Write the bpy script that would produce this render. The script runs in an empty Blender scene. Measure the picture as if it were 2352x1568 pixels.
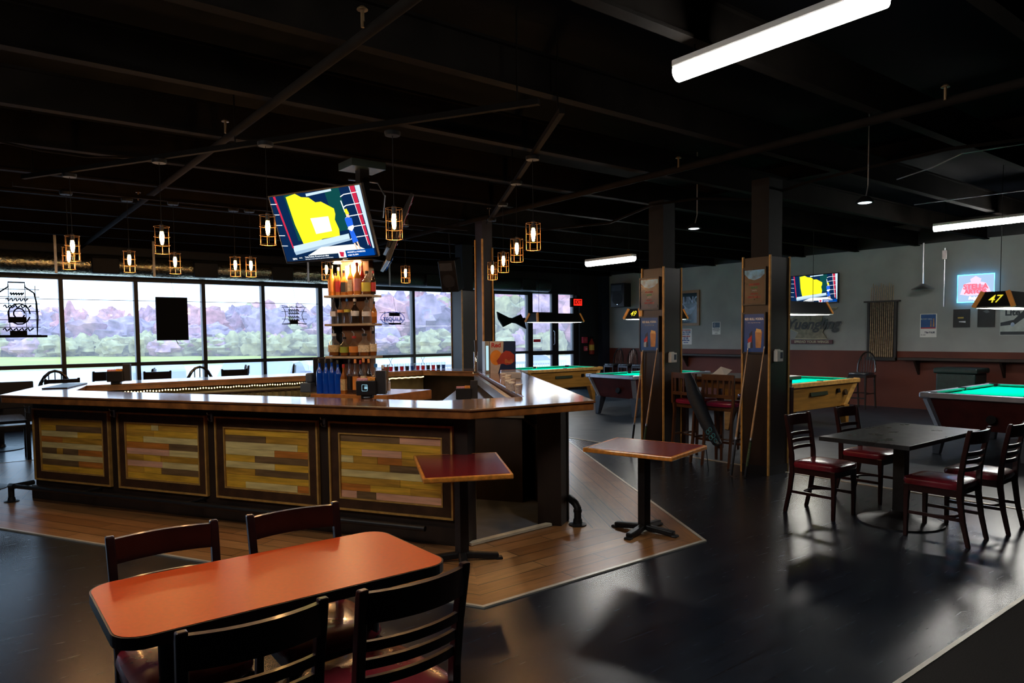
import bpy, math, random
from mathutils import Vector, Matrix
random.seed(7)
sc = bpy.context.scene
col = sc.collection
PI = math.pi

# ------------------------------------------------------------------ camera, world, exposure
H = 1.6; FPX = 1633.67; CY = 858.84; YAW = .66182755; PITCH = .05534937; ROLL = .01051083
_f = Vector((math.sin(YAW)*math.cos(PITCH), math.cos(YAW)*math.cos(PITCH), -math.sin(PITCH)))
_r = Vector((math.cos(YAW), -math.sin(YAW), 0)); _d = _f.cross(_r)
_c, _s = math.cos(ROLL), math.sin(ROLL)
RT = _c*_r + _s*_d; DN = -_s*_r + _c*_d; FW = _f
cam_d = bpy.data.cameras.new('camera'); cam = bpy.data.objects.new('camera', cam_d); col.objects.link(cam)
cam_d.sensor_width = 36; cam_d.lens = FPX/2352*36; cam_d.shift_y = (CY-784)/2352; cam_d.clip_end = 400; cam_d.clip_start = .05
m = Matrix.Identity(4)
for i in range(3):
    m[i][0] = RT[i]; m[i][1] = -DN[i]; m[i][2] = -FW[i]
m[2][3] = H
cam.matrix_world = m
sc.camera = cam
w = bpy.data.worlds.new('world'); sc.world = w; w.use_nodes = True
nt = w.node_tree; bg = nt.nodes['Background']
tc = nt.nodes.new('ShaderNodeTexCoord'); sx = nt.nodes.new('ShaderNodeSeparateXYZ'); cr = nt.nodes.new('ShaderNodeValToRGB')
nt.links.new(tc.outputs['Generated'], sx.inputs[0]); nt.links.new(sx.outputs['Z'], cr.inputs[0]); nt.links.new(cr.outputs[0], bg.inputs[0])
cr.color_ramp.elements[0].position = 0.0; cr.color_ramp.elements[0].color = (.62, .78, 1, 1)
cr.color_ramp.elements[1].position = .35; cr.color_ramp.elements[1].color = (.42, .70, 1, 1)
bg.inputs[1].default_value = 3.6
sc.view_settings.view_transform = 'Standard'; sc.view_settings.look = 'None'
sc.view_settings.exposure = 0.0; sc.view_settings.gamma = 1; sc.view_settings.use_curve_mapping = False
sc.cycles.max_bounces = 6; sc.cycles.diffuse_bounces = 3; sc.cycles.glossy_bounces = 4; sc.cycles.transmission_bounces = 6
sc.cycles.transparent_max_bounces = 12; sc.cycles.caustics_reflective = False; sc.cycles.caustics_refractive = False
sc.cycles.sample_clamp_indirect = 4.0
TUBE_E = 58.0; LAMP_E = 22.0; BULB_E = 60.0; BULB_W = 6.0

# portals: guide the daylight through the glazed front (light comes from the world only)
def portal(cx, w_, z0, z1):
    ld = bpy.data.lights.new('window_portal', 'AREA'); ld.shape = 'RECTANGLE'; ld.size = w_; ld.size_y = z1-z0
    ld.cycles.is_portal = True
    o = bpy.data.objects.new('window_portal', ld); col.objects.link(o); o.location = (cx, 15.42, (z0+z1)/2); o.rotation_euler = (-PI/2, 0, 0)
portal(6.0, 16.6, .35, 2.75)

# ------------------------------------------------------------------ measuring helpers: a point of a known plane
def ray(x, y): return RT*((x-1176)/FPX) + DN*((y-CY)/FPX) + FW
EYE = Vector((0, 0, H))
def onz(x, y, z=0.): d = ray(x, y); return EYE + d*((z-H)/d.z)
def onx(x, y, X): d = ray(x, y); return EYE + d*(X/d.x)
def ony(x, y, Y): d = ray(x, y); return EYE + d*(Y/d.y)
def onp(x, y, P, dr):
    n = Vector((dr[1], -dr[0], 0)); d = ray(x, y); return EYE + d*(n.dot(Vector((P[0], P[1], 0))-EYE)/n.dot(d))
def at(x, y, dep): d = ray(x, y); return EYE + d*dep

# ------------------------------------------------------------------ materials
def lin(c):
    return tuple(((v/255)/12.92 if v/255 <= .04045 else (((v/255)+.055)/1.055)**2.4) for v in c)
MATS = {}
def mat(name, rgb, rough=.5, metal=0., var=.15, scale=8., bump=0., spec=.5, emit=None, est=0., coat=0., trans=0., ior=1.45, alpha=1., stretch=(1, 1, 1), rvar=.0):
    if name in MATS: return MATS[name]
    m = bpy.data.materials.new(name); m.use_nodes = True; N = m.node_tree.nodes; L = m.node_tree.links
    b = N['Principled BSDF']
    t = N.new('ShaderNodeTexCoord'); mp = N.new('ShaderNodeMapping'); mp.inputs['Scale'].default_value = stretch
    L.new(t.outputs['Object'], mp.inputs[0])
    n = N.new('ShaderNodeTexNoise'); n.inputs['Scale'].default_value = scale; n.inputs['Detail'].default_value = 4
    L.new(mp.outputs[0], n.inputs['Vector'])
    r = N.new('ShaderNodeValToRGB'); r.color_ramp.elements[0].position = .3; r.color_ramp.elements[1].position = .7
    r.color_ramp.elements[0].color = tuple(c*(1-var) for c in rgb)+(1,)
    r.color_ramp.elements[1].color = tuple(min(1, c*(1+var)) for c in rgb)+(1,)
    L.new(n.outputs[0], r.inputs[0]); L.new(r.outputs[0], b.inputs['Base Color'])
    b.inputs['Roughness'].default_value = rough; b.inputs['Metallic'].default_value = metal
    b.inputs['Specular IOR Level'].default_value = spec; b.inputs['Coat Weight'].default_value = coat; b.inputs['Coat Roughness'].default_value = max(.06, rough*.35)
    b.inputs['Transmission Weight'].default_value = trans; b.inputs['IOR'].default_value = ior; b.inputs['Alpha'].default_value = alpha
    if rvar:
        mr = N.new('ShaderNodeMapRange'); mr.inputs['To Min'].default_value = rough-rvar; mr.inputs['To Max'].default_value = rough+rvar
        L.new(n.outputs[0], mr.inputs[0]); L.new(mr.outputs[0], b.inputs['Roughness'])
    if bump:
        bp = N.new('ShaderNodeBump'); bp.inputs['Strength'].default_value = bump; bp.inputs['Distance'].default_value = .01
        L.new(n.outputs[0], bp.inputs['Height']); L.new(bp.outputs[0], b.inputs['Normal'])
    if emit:
        b.inputs['Emission Color'].default_value = tuple(emit)+(1,); b.inputs['Emission Strength'].default_value = est
    MATS[name] = m
    return m
def planks(name, c1, c2, mortar, bw, rh, rough, rot=0., uv=False, spec=.5, bump=.25, msize=.004, coat=0.):
    m = bpy.data.materials.new(name); m.use_nodes = True; N = m.node_tree.nodes; L = m.node_tree.links; b = N['Principled BSDF']
    t = N.new('ShaderNodeTexCoord'); mp = N.new('ShaderNodeMapping'); mp.inputs['Rotation'].default_value = (0, 0, rot)
    L.new(t.outputs['UV' if uv else 'Object'], mp.inputs[0])
    br = N.new('ShaderNodeTexBrick'); br.offset = .37; br.inputs['Scale'].default_value = 1; br.inputs['Brick Width'].default_value = bw
    br.inputs['Row Height'].default_value = rh; br.inputs['Mortar Size'].default_value = msize; br.inputs['Bias'].default_value = 0
    br.inputs['Color1'].default_value = c1+(1,); br.inputs['Color2'].default_value = c2+(1,); br.inputs['Mortar'].default_value = mortar+(1,)
    L.new(mp.outputs[0], br.inputs['Vector'])
    mp2 = N.new('ShaderNodeMapping'); mp2.inputs['Scale'].default_value = (1.2, 14, 1); L.new(mp.outputs[0], mp2.inputs[0])
    n = N.new('ShaderNodeTexNoise'); n.inputs['Scale'].default_value = 3; n.inputs['Detail'].default_value = 6; n.inputs['Distortion'].default_value = .6
    L.new(mp2.outputs[0], n.inputs['Vector'])
    mx = N.new('ShaderNodeMixRGB'); mx.blend_type = 'MULTIPLY'; mx.inputs[0].default_value = .55
    r = N.new('ShaderNodeValToRGB'); r.color_ramp.elements[0].position = .3; r.color_ramp.elements[0].color = (.35, .35, .35, 1)
    r.color_ramp.elements[1].position = .7; r.color_ramp.elements[1].color = (1.2, 1.2, 1.2, 1)
    L.new(n.outputs[0], r.inputs[0]); L.new(br.outputs['Color'], mx.inputs[1]); L.new(r.outputs[0], mx.inputs[2]); L.new(mx.outputs[0], b.inputs['Base Color'])
    mr = N.new('ShaderNodeMapRange'); mr.inputs['To Min'].default_value = rough-.02; mr.inputs['To Max'].default_value = rough+.03
    L.new(n.outputs[0], mr.inputs[0]); L.new(mr.outputs[0], b.inputs['Roughness'])
    b.inputs['Specular IOR Level'].default_value = spec; b.inputs['Coat Weight'].default_value = coat
    bp = N.new('ShaderNodeBump'); bp.inputs['Strength'].default_value = bump; bp.inputs['Distance'].default_value = .004
    L.new(n.outputs[0], bp.inputs['Height']); L.new(bp.outputs[0], b.inputs['Normal'])
    MATS[name] = m
    return m
def emis(name, rgb, st=1.):
    return mat(name, tuple(c*.05 for c in rgb), .4, var=.05, spec=.0, emit=rgb, est=st)
def glassy(name, tint=(1, 1, 1), haze=.0, hz=(1, 1, 1), gl=.08, rough=.03):
    m = bpy.data.materials.new(name); m.use_nodes = True; N = m.node_tree.nodes; L = m.node_tree.links
    N.remove(N['Principled BSDF']); out = N['Material Output']
    tr = N.new('ShaderNodeBsdfTransparent'); tr.inputs[0].default_value = tint+(1,)
    g = N.new('ShaderNodeBsdfGlossy'); g.inputs['Roughness'].default_value = rough
    lw = N.new('ShaderNodeLayerWeight'); lw.inputs[0].default_value = .35
    mr = N.new('ShaderNodeMapRange'); mr.inputs['To Min'].default_value = gl*.5; mr.inputs['To Max'].default_value = min(.9, gl*6)
    L.new(lw.outputs['Facing'], mr.inputs[0])
    a = N.new('ShaderNodeMixShader'); L.new(mr.outputs[0], a.inputs[0]); L.new(tr.outputs[0], a.inputs[1]); L.new(g.outputs[0], a.inputs[2])
    last = a
    if haze:
        tl = N.new('ShaderNodeBsdfTranslucent'); tl.inputs[0].default_value = hz+(1,)
        t = N.new('ShaderNodeTexCoord'); n = N.new('ShaderNodeTexNoise'); n.inputs['Scale'].default_value = 1.3; n.inputs['Detail'].default_value = 5
        L.new(t.outputs['Object'], n.inputs['Vector'])
        m2 = N.new('ShaderNodeMapRange'); m2.inputs['To Min'].default_value = haze*.6; m2.inputs['To Max'].default_value = haze*1.4
        L.new(n.outputs[0], m2.inputs[0])
        last = N.new('ShaderNodeMixShader'); L.new(m2.outputs[0], last.inputs[0]); L.new(a.outputs[0], last.inputs[1]); L.new(tl.outputs[0], last.inputs[2])
    L.new(last.outputs[0], out.inputs[0]); MATS[name] = m
    return m

M_floor = planks('dark_plank_floor', (.005, .009, .018), (.011, .016, .026), (.004, .004, .006), 1.25, .18, .26, 0, spec=.6, bump=.0)
M_plat = planks('honey_plank_floor', (.28, .115, .035), (.46, .22, .08), (.02, .01, .005), 1.2, .15, .30, uv=True, spec=.75, bump=.1)
M_pool = mat('pool_area_floor', (.018, .025, .036), .42, var=.2, scale=3, bump=.1, rvar=.08)
M_carpet = mat('dark_carpet', (.015, .014, .014), .95, var=.5, scale=160, bump=.4)
M_strip = mat('aluminium_floor_strip', (.62, .58, .50), .35, .4, var=.1)
M_black = mat('black_painted_steel', (.004, .004, .005), .6, spec=.2, var=.3, scale=5)
M_joist = mat('black_painted_joist', (.0065, .005, .004), .9, spec=.06, var=.35, scale=4)
M_deck = mat('black_ceiling_deck', (.0015, .002, .0035), .9, spec=.05, var=.3, scale=3)
M_blackpl = mat('black_plastic', (.010, .010, .012), .35, var=.2)
M_frame = mat('dark_window_frame', (.012, .011, .014), .4, var=.2)
M_white_wall = mat('grey_white_wall_paint', (.33, .34, .33), .8, spec=.2, var=.12, scale=1.5)
M_red_wall = mat('brick_red_wall_paint', (.11, .021, .009), .6, var=.2, scale=1.2)
M_bk_wall = mat('black_wall_paint', (.012, .013, .016), .6, var=.25, scale=2)
M_glass = glassy('hazed_window_glass', haze=.17, hz=(1, .88, .95))  # translucent veil put into the panes, pales the view like haze
M_foil = mat('speckled_duct_foil', (.9, .72, .42), .18, .95, var=.7, scale=26, bump=1.0)
M_top = mat('varnished_bar_top', (.20, .075, .024), .30, var=.35, scale=5, stretch=(1, 1, 1), coat=1., rvar=.06)
M_edge = mat('bar_edge_wood', (.30, .10, .022), .4, var=.5, scale=9, coat=.4)
M_base = mat('dark_stained_bar_wood', (.022, .012, .008), .5, var=.4, scale=6, stretch=(1, 1, .3))
M_brown = mat('brown_panel_frame', (.060, .026, .012), .45, var=.35, scale=9)
M_gold = mat('gold_oak_trim', (.50, .27, .07), .4, var=.25, scale=14)
M_cream = mat('cream_inner_wall', (.35, .30, .16), .6, var=.2)
PL = [mat('plank_honey', (.80, .42, .04), .5, var=.3, scale=9, stretch=(.4, .4, 4)), mat('plank_pale', (.85, .62, .25), .5, var=.25, scale=9, stretch=(.4, .4, 4)),
      mat('plank_pink', (.85, .42, .26), .5, var=.2, scale=9, stretch=(.4, .4, 4)), mat('plank_dark', (.20, .11, .045), .5, var=.35, scale=9, stretch=(.4, .4, 4)),
      mat('plank_rust', (.62, .20, .03), .5, var=.3, scale=9, stretch=(.4, .4, 4)), mat('plank_ochre', (.60, .30, .035), .5, var=.35, scale=9, stretch=(.4, .4, 4))]
M_orange = mat('orange_laminate', (.62, .070, .012), .34, spec=.35, var=.08, scale=60, rvar=.05)
M_mahog = mat('mahogany_chair_wood', (.022, .006, .006), .30, var=.3, scale=12, coat=.2, spec=.35)
M_vinyl = mat('burgundy_vinyl', (.16, .012, .022), .25, var=.12, scale=20, bump=.05, coat=.3)
M_wine = mat('wine_red_laminate', (.17, .012, .014), .22, var=.15, scale=30)
M_edgeo = mat('orange_oak_edging', (.80, .27, .04), .3, var=.3, scale=25, coat=.4)
M_blktop = mat('scuffed_black_laminate', (.016, .017, .019), .3, var=.6, scale=7, rvar=.1)
M_iron = mat('black_cast_iron', (.014, .014, .016), .42, .2, var=.3, bump=.1, scale=30)
M_steel = mat('brushed_steel', (.5, .5, .52), .3, .9, var=.15)
M_chrome = mat('chrome', (.8, .8, .82), .12, 1., var=.05)
M_felt = mat('green_felt', (.0, .50, .31), .95, spec=.0, var=.06, scale=60)
M_felt_d = mat('green_cushion', (.0, .30, .20), .9, spec=.1, var=.06, scale=60)
M_yel = mat('golden_oak_cabinet', (.36, .17, .03), .4, var=.3, scale=6, stretch=(.3, 1, 3))
M_maroon = mat('maroon_cabinet', (.075, .016, .014), .35, var=.25, scale=6)
M_silver = mat('silver_corner_metal', (.45, .5, .6), .3, .7, var=.1)
M_casing = mat('dark_brown_casing', (.017, .010, .008), .38, var=.35, scale=5, stretch=(1, 1, .3), rvar=.06)
M_white = mat('white_plastic', (.75, .75, .72), .4, var=.04)
M_paper = mat('white_paper', (.8, .8, .78), .8, var=.04)
M_rail_w = mat('oak_rail', (.55, .30, .08), .3, var=.3, scale=14, coat=.3)
M_cyan = mat('cyan_print', (.05, .4, .5), .5, var=.2)
M_cuebag = mat('dark_blue_fabric', (.004, .010, .020), .7, var=.3, scale=30, bump=.2)
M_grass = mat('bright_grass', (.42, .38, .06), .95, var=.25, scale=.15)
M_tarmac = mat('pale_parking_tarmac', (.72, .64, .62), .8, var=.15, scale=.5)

# ------------------------------------------------------------------ mesh building
class MB(object):
    def __init__(s, T=None): s.v = []; s.f = []; s.mi = []; s.uv = None; s.T = T or Matrix.Identity(4); s.cur = 0
    def add(s, vs, fs, mi=None):
        k = len(s.v); s.v += [tuple(s.T @ Vector(p)) for p in vs]; s.f += [tuple(i+k for i in f) for f in fs]; s.mi += [s.cur if mi is None else mi]*len(fs); return s
    def box(s, x0, y0, z0, x1, y1, z1, mi=None):
        x0, x1 = sorted((x0, x1)); y0, y1 = sorted((y0, y1)); z0, z1 = sorted((z0, z1))
        return s.add([(x0, y0, z0), (x1, y0, z0), (x1, y1, z0), (x0, y1, z0), (x0, y0, z1), (x1, y0, z1), (x1, y1, z1), (x0, y1, z1)],
              [(0, 3, 2, 1), (4, 5, 6, 7), (0, 1, 5, 4), (1, 2, 6, 5), (2, 3, 7, 6), (3, 0, 4, 7)], mi)
    def bar(s, p, q, w_, h, up=(0, 0, 1), mi=None):
        p, q = Vector(p), Vector(q); d = (q-p).normalized(); u = Vector(up); a = d.cross(u)
        if a.length < 1e-4: a = d.cross(Vector((1, 0, 0)))
        a.normalize(); b = a.cross(d).normalized(); vs = []
        for c in (p, q):
            for sa, sb in ((-1, -1), (1, -1), (1, 1), (-1, 1)): vs.append(c+a*sa*w_/2+b*sb*h/2)
        return s.add(vs, [(3, 2, 1, 0), (4, 5, 6, 7), (0, 1, 5, 4), (1, 2, 6, 5), (2, 3, 7, 6), (3, 0, 4, 7)], mi)
    def tube(s, pts, r, n=8, mi=None, closed=False):
        pts = [Vector(p) for p in pts]; vs = []; fs = []; m_ = len(pts)
        rr = r if isinstance(r, (list, tuple)) else [r]*m_
        ref = None
        for i, p in enumerate(pts):
            a = pts[i-1] if (i > 0 or closed) else p; b = pts[(i+1) % m_] if (i < m_-1 or closed) else p
            d = (b-a).normalized()
            if ref is None or abs(ref.dot(d)) > .95: ref = Vector((0, 0, 1)) if abs(d.z) < .9 else Vector((1, 0, 0))
            u = d.cross(ref).normalized(); v = u.cross(d).normalized(); ref = v
            for k in range(n):
                t = 2*PI*k/n; vs.append(p+(u*math.cos(t)+v*math.sin(t))*rr[i])
        for i in range(m_ if closed else m_-1):
            j = (i+1) % m_
            for k in range(n): fs.append((i*n+k, i*n+(k+1) % n, j*n+(k+1) % n, j*n+k))
        if not closed: fs.append(tuple(range(n))[::-1]); fs.append(tuple((m_-1)*n+k for k in range(n)))
        return s.add(vs, fs, mi)
    def lathe(s, prof, n=12, c=(0, 0, 0), mi=None):
        vs = []; fs = []
        for r, z in prof:
            for k in range(n):
                t = 2*PI*k/n; vs.append((c[0]+r*math.cos(t), c[1]+r*math.sin(t), c[2]+z))
        for i in range(len(prof)-1):
            for k in range(n): fs.append((i*n+k, i*n+(k+1) % n, (i+1)*n+(k+1) % n, (i+1)*n+k))
        if prof[0][0] > 1e-4: fs.append(tuple(range(n))[::-1])
        if prof[-1][0] > 1e-4: fs.append(tuple((len(prof)-1)*n+k for k in range(n)))
        return s.add(vs, fs, mi)
    def prism(s, poly, z0, z1, mi=None):
        n = len(poly); vs = [(p[0], p[1], z0) for p in poly]+[(p[0], p[1], z1) for p in poly]
        fs = [tuple(range(n))[::-1], tuple(range(n, 2*n))]+[(i, (i+1) % n, n+(i+1) % n, n+i) for i in range(n)]
        return s.add(vs, fs, mi)
    def xz(s, poly, y0, y1, mi=None):       # a prism whose outline stands in the xz plane
        n = len(poly); vs = [(p[0], y0, p[1]) for p in poly]+[(p[0], y1, p[1]) for p in poly]
        fs = [tuple(range(n)), tuple(range(n, 2*n))[::-1]]+[(i, n+i, n+(i+1) % n, (i+1) % n) for i in range(n)]
        return s.add(vs, fs, mi)
    def ring(s, outer, inner, z0, z1, mi=None):
        n = len(outer); o0 = [(p[0], p[1], z0) for p in outer]; o1 = [(p[0], p[1], z1) for p in outer]; i0 = [(p[0], p[1], z0) for p in inner]; i1 = [(p[0], p[1], z1) for p in inner]
        vs = o0+o1+i0+i1; fs = []
        for k in range(n):
            j = (k+1) % n
            fs += [(k, j, n+j, n+k), (n+k, n+j, 3*n+j, 3*n+k), (2*n+j, 2*n+k, 3*n+k, 3*n+j), (j, k, 2*n+k, 2*n+j)]
        return s.add(vs, fs, mi)
    def build(s, name, m, parent=None, smooth=False, bevel=0., label=None, loc=None):
        me = bpy.data.meshes.new(name); me.from_pydata(s.v, [], s.f)
        for x in (m if isinstance(m, (list, tuple)) else [m]): me.materials.append(x)
        for p, i in zip(me.polygons, s.mi): p.material_index = i; p.use_smooth = smooth
        me.update()
        o = bpy.data.objects.new(name, me); col.objects.link(o)
        if smooth:
            try: me.set_sharp_from_angle(angle=.7)
            except Exception: pass
        if parent: o.parent = parent
        if loc: o.location = loc
        if bevel:
            b = o.modifiers.new('bevel', 'BEVEL'); b.width = bevel; b.segments = 2; b.limit_method = 'ANGLE'; b.angle_limit = .6
        if label: o['label'] = label
        return o

def thing(name, label, cat, loc=(0, 0, 0), rz=0., group=None):
    o = bpy.data.objects.new(name, None); col.objects.link(o); o.empty_display_size = .1
    o.location = loc; o.rotation_euler = (0, 0, rz); o['label'] = label; o['category'] = cat
    if group: o['group'] = group
    return o
def tag(o, label, cat, group=None, kind=None):
    o['label'] = label; o['category'] = cat
    if group: o['group'] = group
    if kind: o['kind'] = kind
    return o
def struct(o): o['kind'] = 'structure'; return o
def dup(root, loc, rz=0., label=None, group=None, scale=None):
    r = root.copy(); col.objects.link(r); r.location = loc; r.rotation_euler = (0, 0, rz)
    if label: r['label'] = label
    if group: r['group'] = group
    if scale: r.scale = (scale,)*3
    for ch in KIDS[root.name]:
        c = ch.copy(); col.objects.link(c); c.parent = r
        for g in KIDS.get(ch.name, []):
            d = g.copy(); col.objects.link(d); d.parent = c
    return r
class _K(dict):
    def __missing__(s, k): return [o for o in bpy.data.objects if o.parent and o.parent.name == k]
KIDS = _K()
def text(body, size, m, parent, loc, rot, name='lettering', ext=.001, shear=0., sx=1., align='CENTER', bold=0.):
    c = bpy.data.curves.new(name, 'FONT'); c.body = body; c.size = size; c.extrude = ext; c.align_x = align; c.align_y = 'CENTER'; c.shear = shear; c.offset = bold
    c.materials.append(m); c.resolution_u = 4; tmp = bpy.data.objects.new('tmp', c); col.objects.link(tmp); bpy.context.view_layer.update()
    me = bpy.data.meshes.new_from_object(tmp.evaluated_get(bpy.context.evaluated_depsgraph_get())); me.name = name
    bpy.data.objects.remove(tmp); bpy.data.curves.remove(c)
    o = bpy.data.objects.new(name, me); col.objects.link(o); o.parent = parent
    o.location = loc; o.rotation_euler = rot; o.scale = (sx, 1, 1); return o
RX = (PI/2, 0, 0)            # lettering that reads from the -Y side
RMX = (PI/2, 0, -PI/2)       # lettering that reads from the -X side

# ================================================================== SETTING
X0, X1, Y0, Y1 = -4.2, 15.4, -3.5, 15.3
b = MB(); b.box(X0-.2, Y0-.2, -.1, 7.4, Y1+.1, 0); struct(b.build('floor', M_floor))
b = MB(); b.box(7.4, Y0-.2, -.1, X1+.1, Y1+.1, -.004); struct(b.build('floor', M_pool))
b = MB(); b.box(1.2, Y0, .0, 7.35, 1.40, .006); struct(b.build('floor', M_carpet))
b = MB(); b.box(1.2, 1.40, .0, 7.35, 1.425, .010); struct(b.build('trim_1', M_strip))
b = MB(); b.box(7.385, Y0, -.004, 7.415, Y1, .007); struct(b.build('trim_2', M_strip))
# honey coloured platform floor with mitred planks, laid around the bar
PO = [(2.38, 3.36), (4.46, 3.36), (7.80, 8.94), (6.9, 11.3), (.1, 11.3), (-.45, 8.69)]
PI_ = [(3.0, 4.42), (3.92, 4.42), (6.35, 8.6), (5.9, 9.9), (1.1, 9.9), (.60, 8.56)]
me = bpy.data.meshes.new('floor'); vs = []; fs = []; uvs = []
for i in range(6):
    j = (i+1) % 6; a, c_ = Vector(PO[i]), Vector(PO[j]); d = (c_-a).normalized(); nrm = Vector((-d.y, d.x))
    q = [PO[i], PO[j], PI_[j], PI_[i]]; k = len(vs); vs += [(p[0], p[1], .006) for p in q]; fs.append((k, k+1, k+2, k+3))
    uvs += [((Vector(p)-a).dot(d)+i*3.3, (Vector(p)-a).dot(nrm)) for p in q]
me.from_pydata(vs, [], fs); ul = me.uv_layers.new(name='UVMap')
for li, uv in enumerate(uvs): ul.data[li].uv = uv
me.materials.append(M_plat); o = bpy.data.objects.new('floor', me); col.objects.link(o); struct(o)
PO2 = [(p[0]+q[0], p[1]+q[1]) for p, q in zip(PO, ((-.01, -.028), (.012, -.028), (.028, 0), (.02, .02), (-.02, .02), (-.028, 0)))]
b = MB(); b.ring(PO2, PO, -.004, .010); struct(b.build('trim_3', M_strip))
b = MB(); b.prism(PI_, .0, .012); struct(b.build('floor', mat('grey_rubber_floor', (.10, .115, .14), .5, var=.2, scale=6)))
b = MB(); b.bar((3.0, 4.40, .02), (3.84, 4.44, .02), .055, .02); struct(b.build('trim_4', mat('worn_threshold_wood', (.72, .66, .50), .5, var=.2)))

# shell
b = MB(); b.box(X1, Y0, 0, X1+.2, 15.5, 1.175); struct(b.build('wall_right', M_red_wall))
b = MB(); b.box(X1, Y0, 1.175, X1+.2, 15.5, 3.33); struct(b.build('wall_right', M_white_wall))
b = MB(); b.box(X1-.02, Y0, 3.33, X1+.2, 15.5, 3.9); struct(b.build('wall_right', M_bk_wall))
b = MB(); b.box(X0-.2, Y0, 0, X0, 15.5, 3.9); struct(b.build('wall_left', M_bk_wall))
b = MB(); b.box(X0-.2, Y0-.2, 0, X1+.2, Y0, 3.9); struct(b.build('wall_back', M_bk_wall))
b = MB(); b.box(X0-.2, Y0-.2, 3.75, X1+.2, 15.5, 3.9); struct(b.build('ceiling', M_deck))
b = MB(); b.box(X0-.2, 15.22, 2.74, X1, 15.5, 3.9); b.box(X0-.2, 15.24, 0, 12.5, 15.48, .45); b.box(14.35, 15.18, 0, X1+.2, 15.5, 3.0); struct(b.build('wall_front', M_bk_wall))
b = MB(); b.box(14.9, 14.4+1.0, 0, X1, 15.2, 3.0); b.box(15.1, 15.0, 0, X1, 15.3, 3.3); struct(b.build('wall_front', mat('navy_wall_paint', (.012, .018, .035), .5, var=.2)))
for k in range(1, 16):
    y = 1.48+1.225*k-2.45
    if y > 15.1: break
    b = MB(); b.box(X0, y-.045, 3.3, X1, y+.045, 3.32); b.box(X0, y-.012, 3.32, X1, y+.012, 3.56); b.box(X0, y-.045, 3.56, X1, y+.045, 3.58)
    o = b.build('ceiling_joist', M_joist); struct(o)
for x in (8.6,):
    b = MB(); b.box(x-.06, Y0, 3.55, x+.06, 15.2, 3.58); b.box(x-.01, Y0, 3.58, x+.01, 15.2, 3.75); struct(b.build('ceiling_beam', M_joist))

# windows: frames (mullions, transom, head, sill) with one pane child each
mull = [-3.28, -2.06, -.84, .375, 1.53, 2.755, 3.985, 5.19, 6.47, 7.68, 8.86, 10.08, 11.30, 12.52]
n = 0
for i in range(len(mull)-1):
    a, c_ = mull[i], mull[i+1]; n += 1
    wd = .10 if abs(a-6.47) < .01 else .07
    b = MB(); b.box(a-wd/2-.0, 15.26, .45, a+wd/2, 15.40, 2.74)
    if i == len(mull)-2: b.box(c_-.05, 15.26, 0, c_+.05, 15.40, 2.74)
    b.box(a+wd/2, 15.27, 1.075, c_-.02, 15.38, 1.145); b.box(a+wd/2, 15.27, 2.69, c_-.02, 15.38, 2.74); b.box(a+wd/2, 15.27, .45, c_-.02, 15.38, .50)
    if a < 6.4: b.box(a+wd/2, 15.31, 2.325, c_-.02, 15.325, 2.335)
    f = struct(b.build('window_%d' % n, M_frame))
    g = MB(); g.add([(a+.01, 15.34, .46), (c_-.01, 15.34, .46), (c_-.01, 15.34, 2.73), (a+.01, 15.34, 2.73)], [(0, 1, 2, 3)]); g.build('pane', M_glass, f)
# glass door and its side light
b = MB(); b.box(12.57, 15.27, 0, 12.65, 15.37, 2.86); b.box(13.36, 15.27, 0, 13.60, 15.37, 2.86); b.box(12.65, 15.27, 2.78, 13.36, 15.37, 2.86); b.box(12.65, 15.27, 1.02, 13.36, 15.37, 1.14); b.box(12.65, 15.27, 0, 13.36, 15.37, .22); b.box(12.65, 15.27, 2.18, 13.36, 15.37, 2.22)
f = struct(b.build('door_1', M_frame))
MB().add([(12.6, 15.32, .1), (13.4, 15.32, .1), (13.4, 15.32, 2.8), (12.6, 15.32, 2.8)], [(0, 1, 2, 3)]).build('pane', M_glass, f)
MB().tube([(13.40, 15.25, 1.30), (13.40, 15.2, 1.34), (13.40, 15.2, 1.66), (13.40, 15.25, 1.70)], .014).build('door_handle', M_steel, f, True)
b = MB(); b.box(14.18, 15.27, 0, 14.36, 15.40, 2.86); b.box(13.6, 15.27, 1.02, 14.2, 15.37, 1.12); b.box(13.6, 15.27, 0, 14.2, 15.37, .2); b.box(13.6, 15.27, 2.80, 14.2, 15.37, 2.86)
f = struct(b.build('window_%d' % (n+1), M_frame))
MB().add([(13.6, 15.33, .1), (14.2, 15.33, .1), (14.2, 15.33, 2.82), (13.6, 15.33, 2.82)], [(0, 1, 2, 3)]).build('pane', M_glass, f)
st = MB(); st.box(12.69, 15.30, 1.385, 12.95, 15.305, 1.465); o = st.build('door_sticker', mat('red_sticker', (.75, .02, .06), .5)); tag(o, 'small red sticker on the glass of the entrance door', 'sticker')

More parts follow.
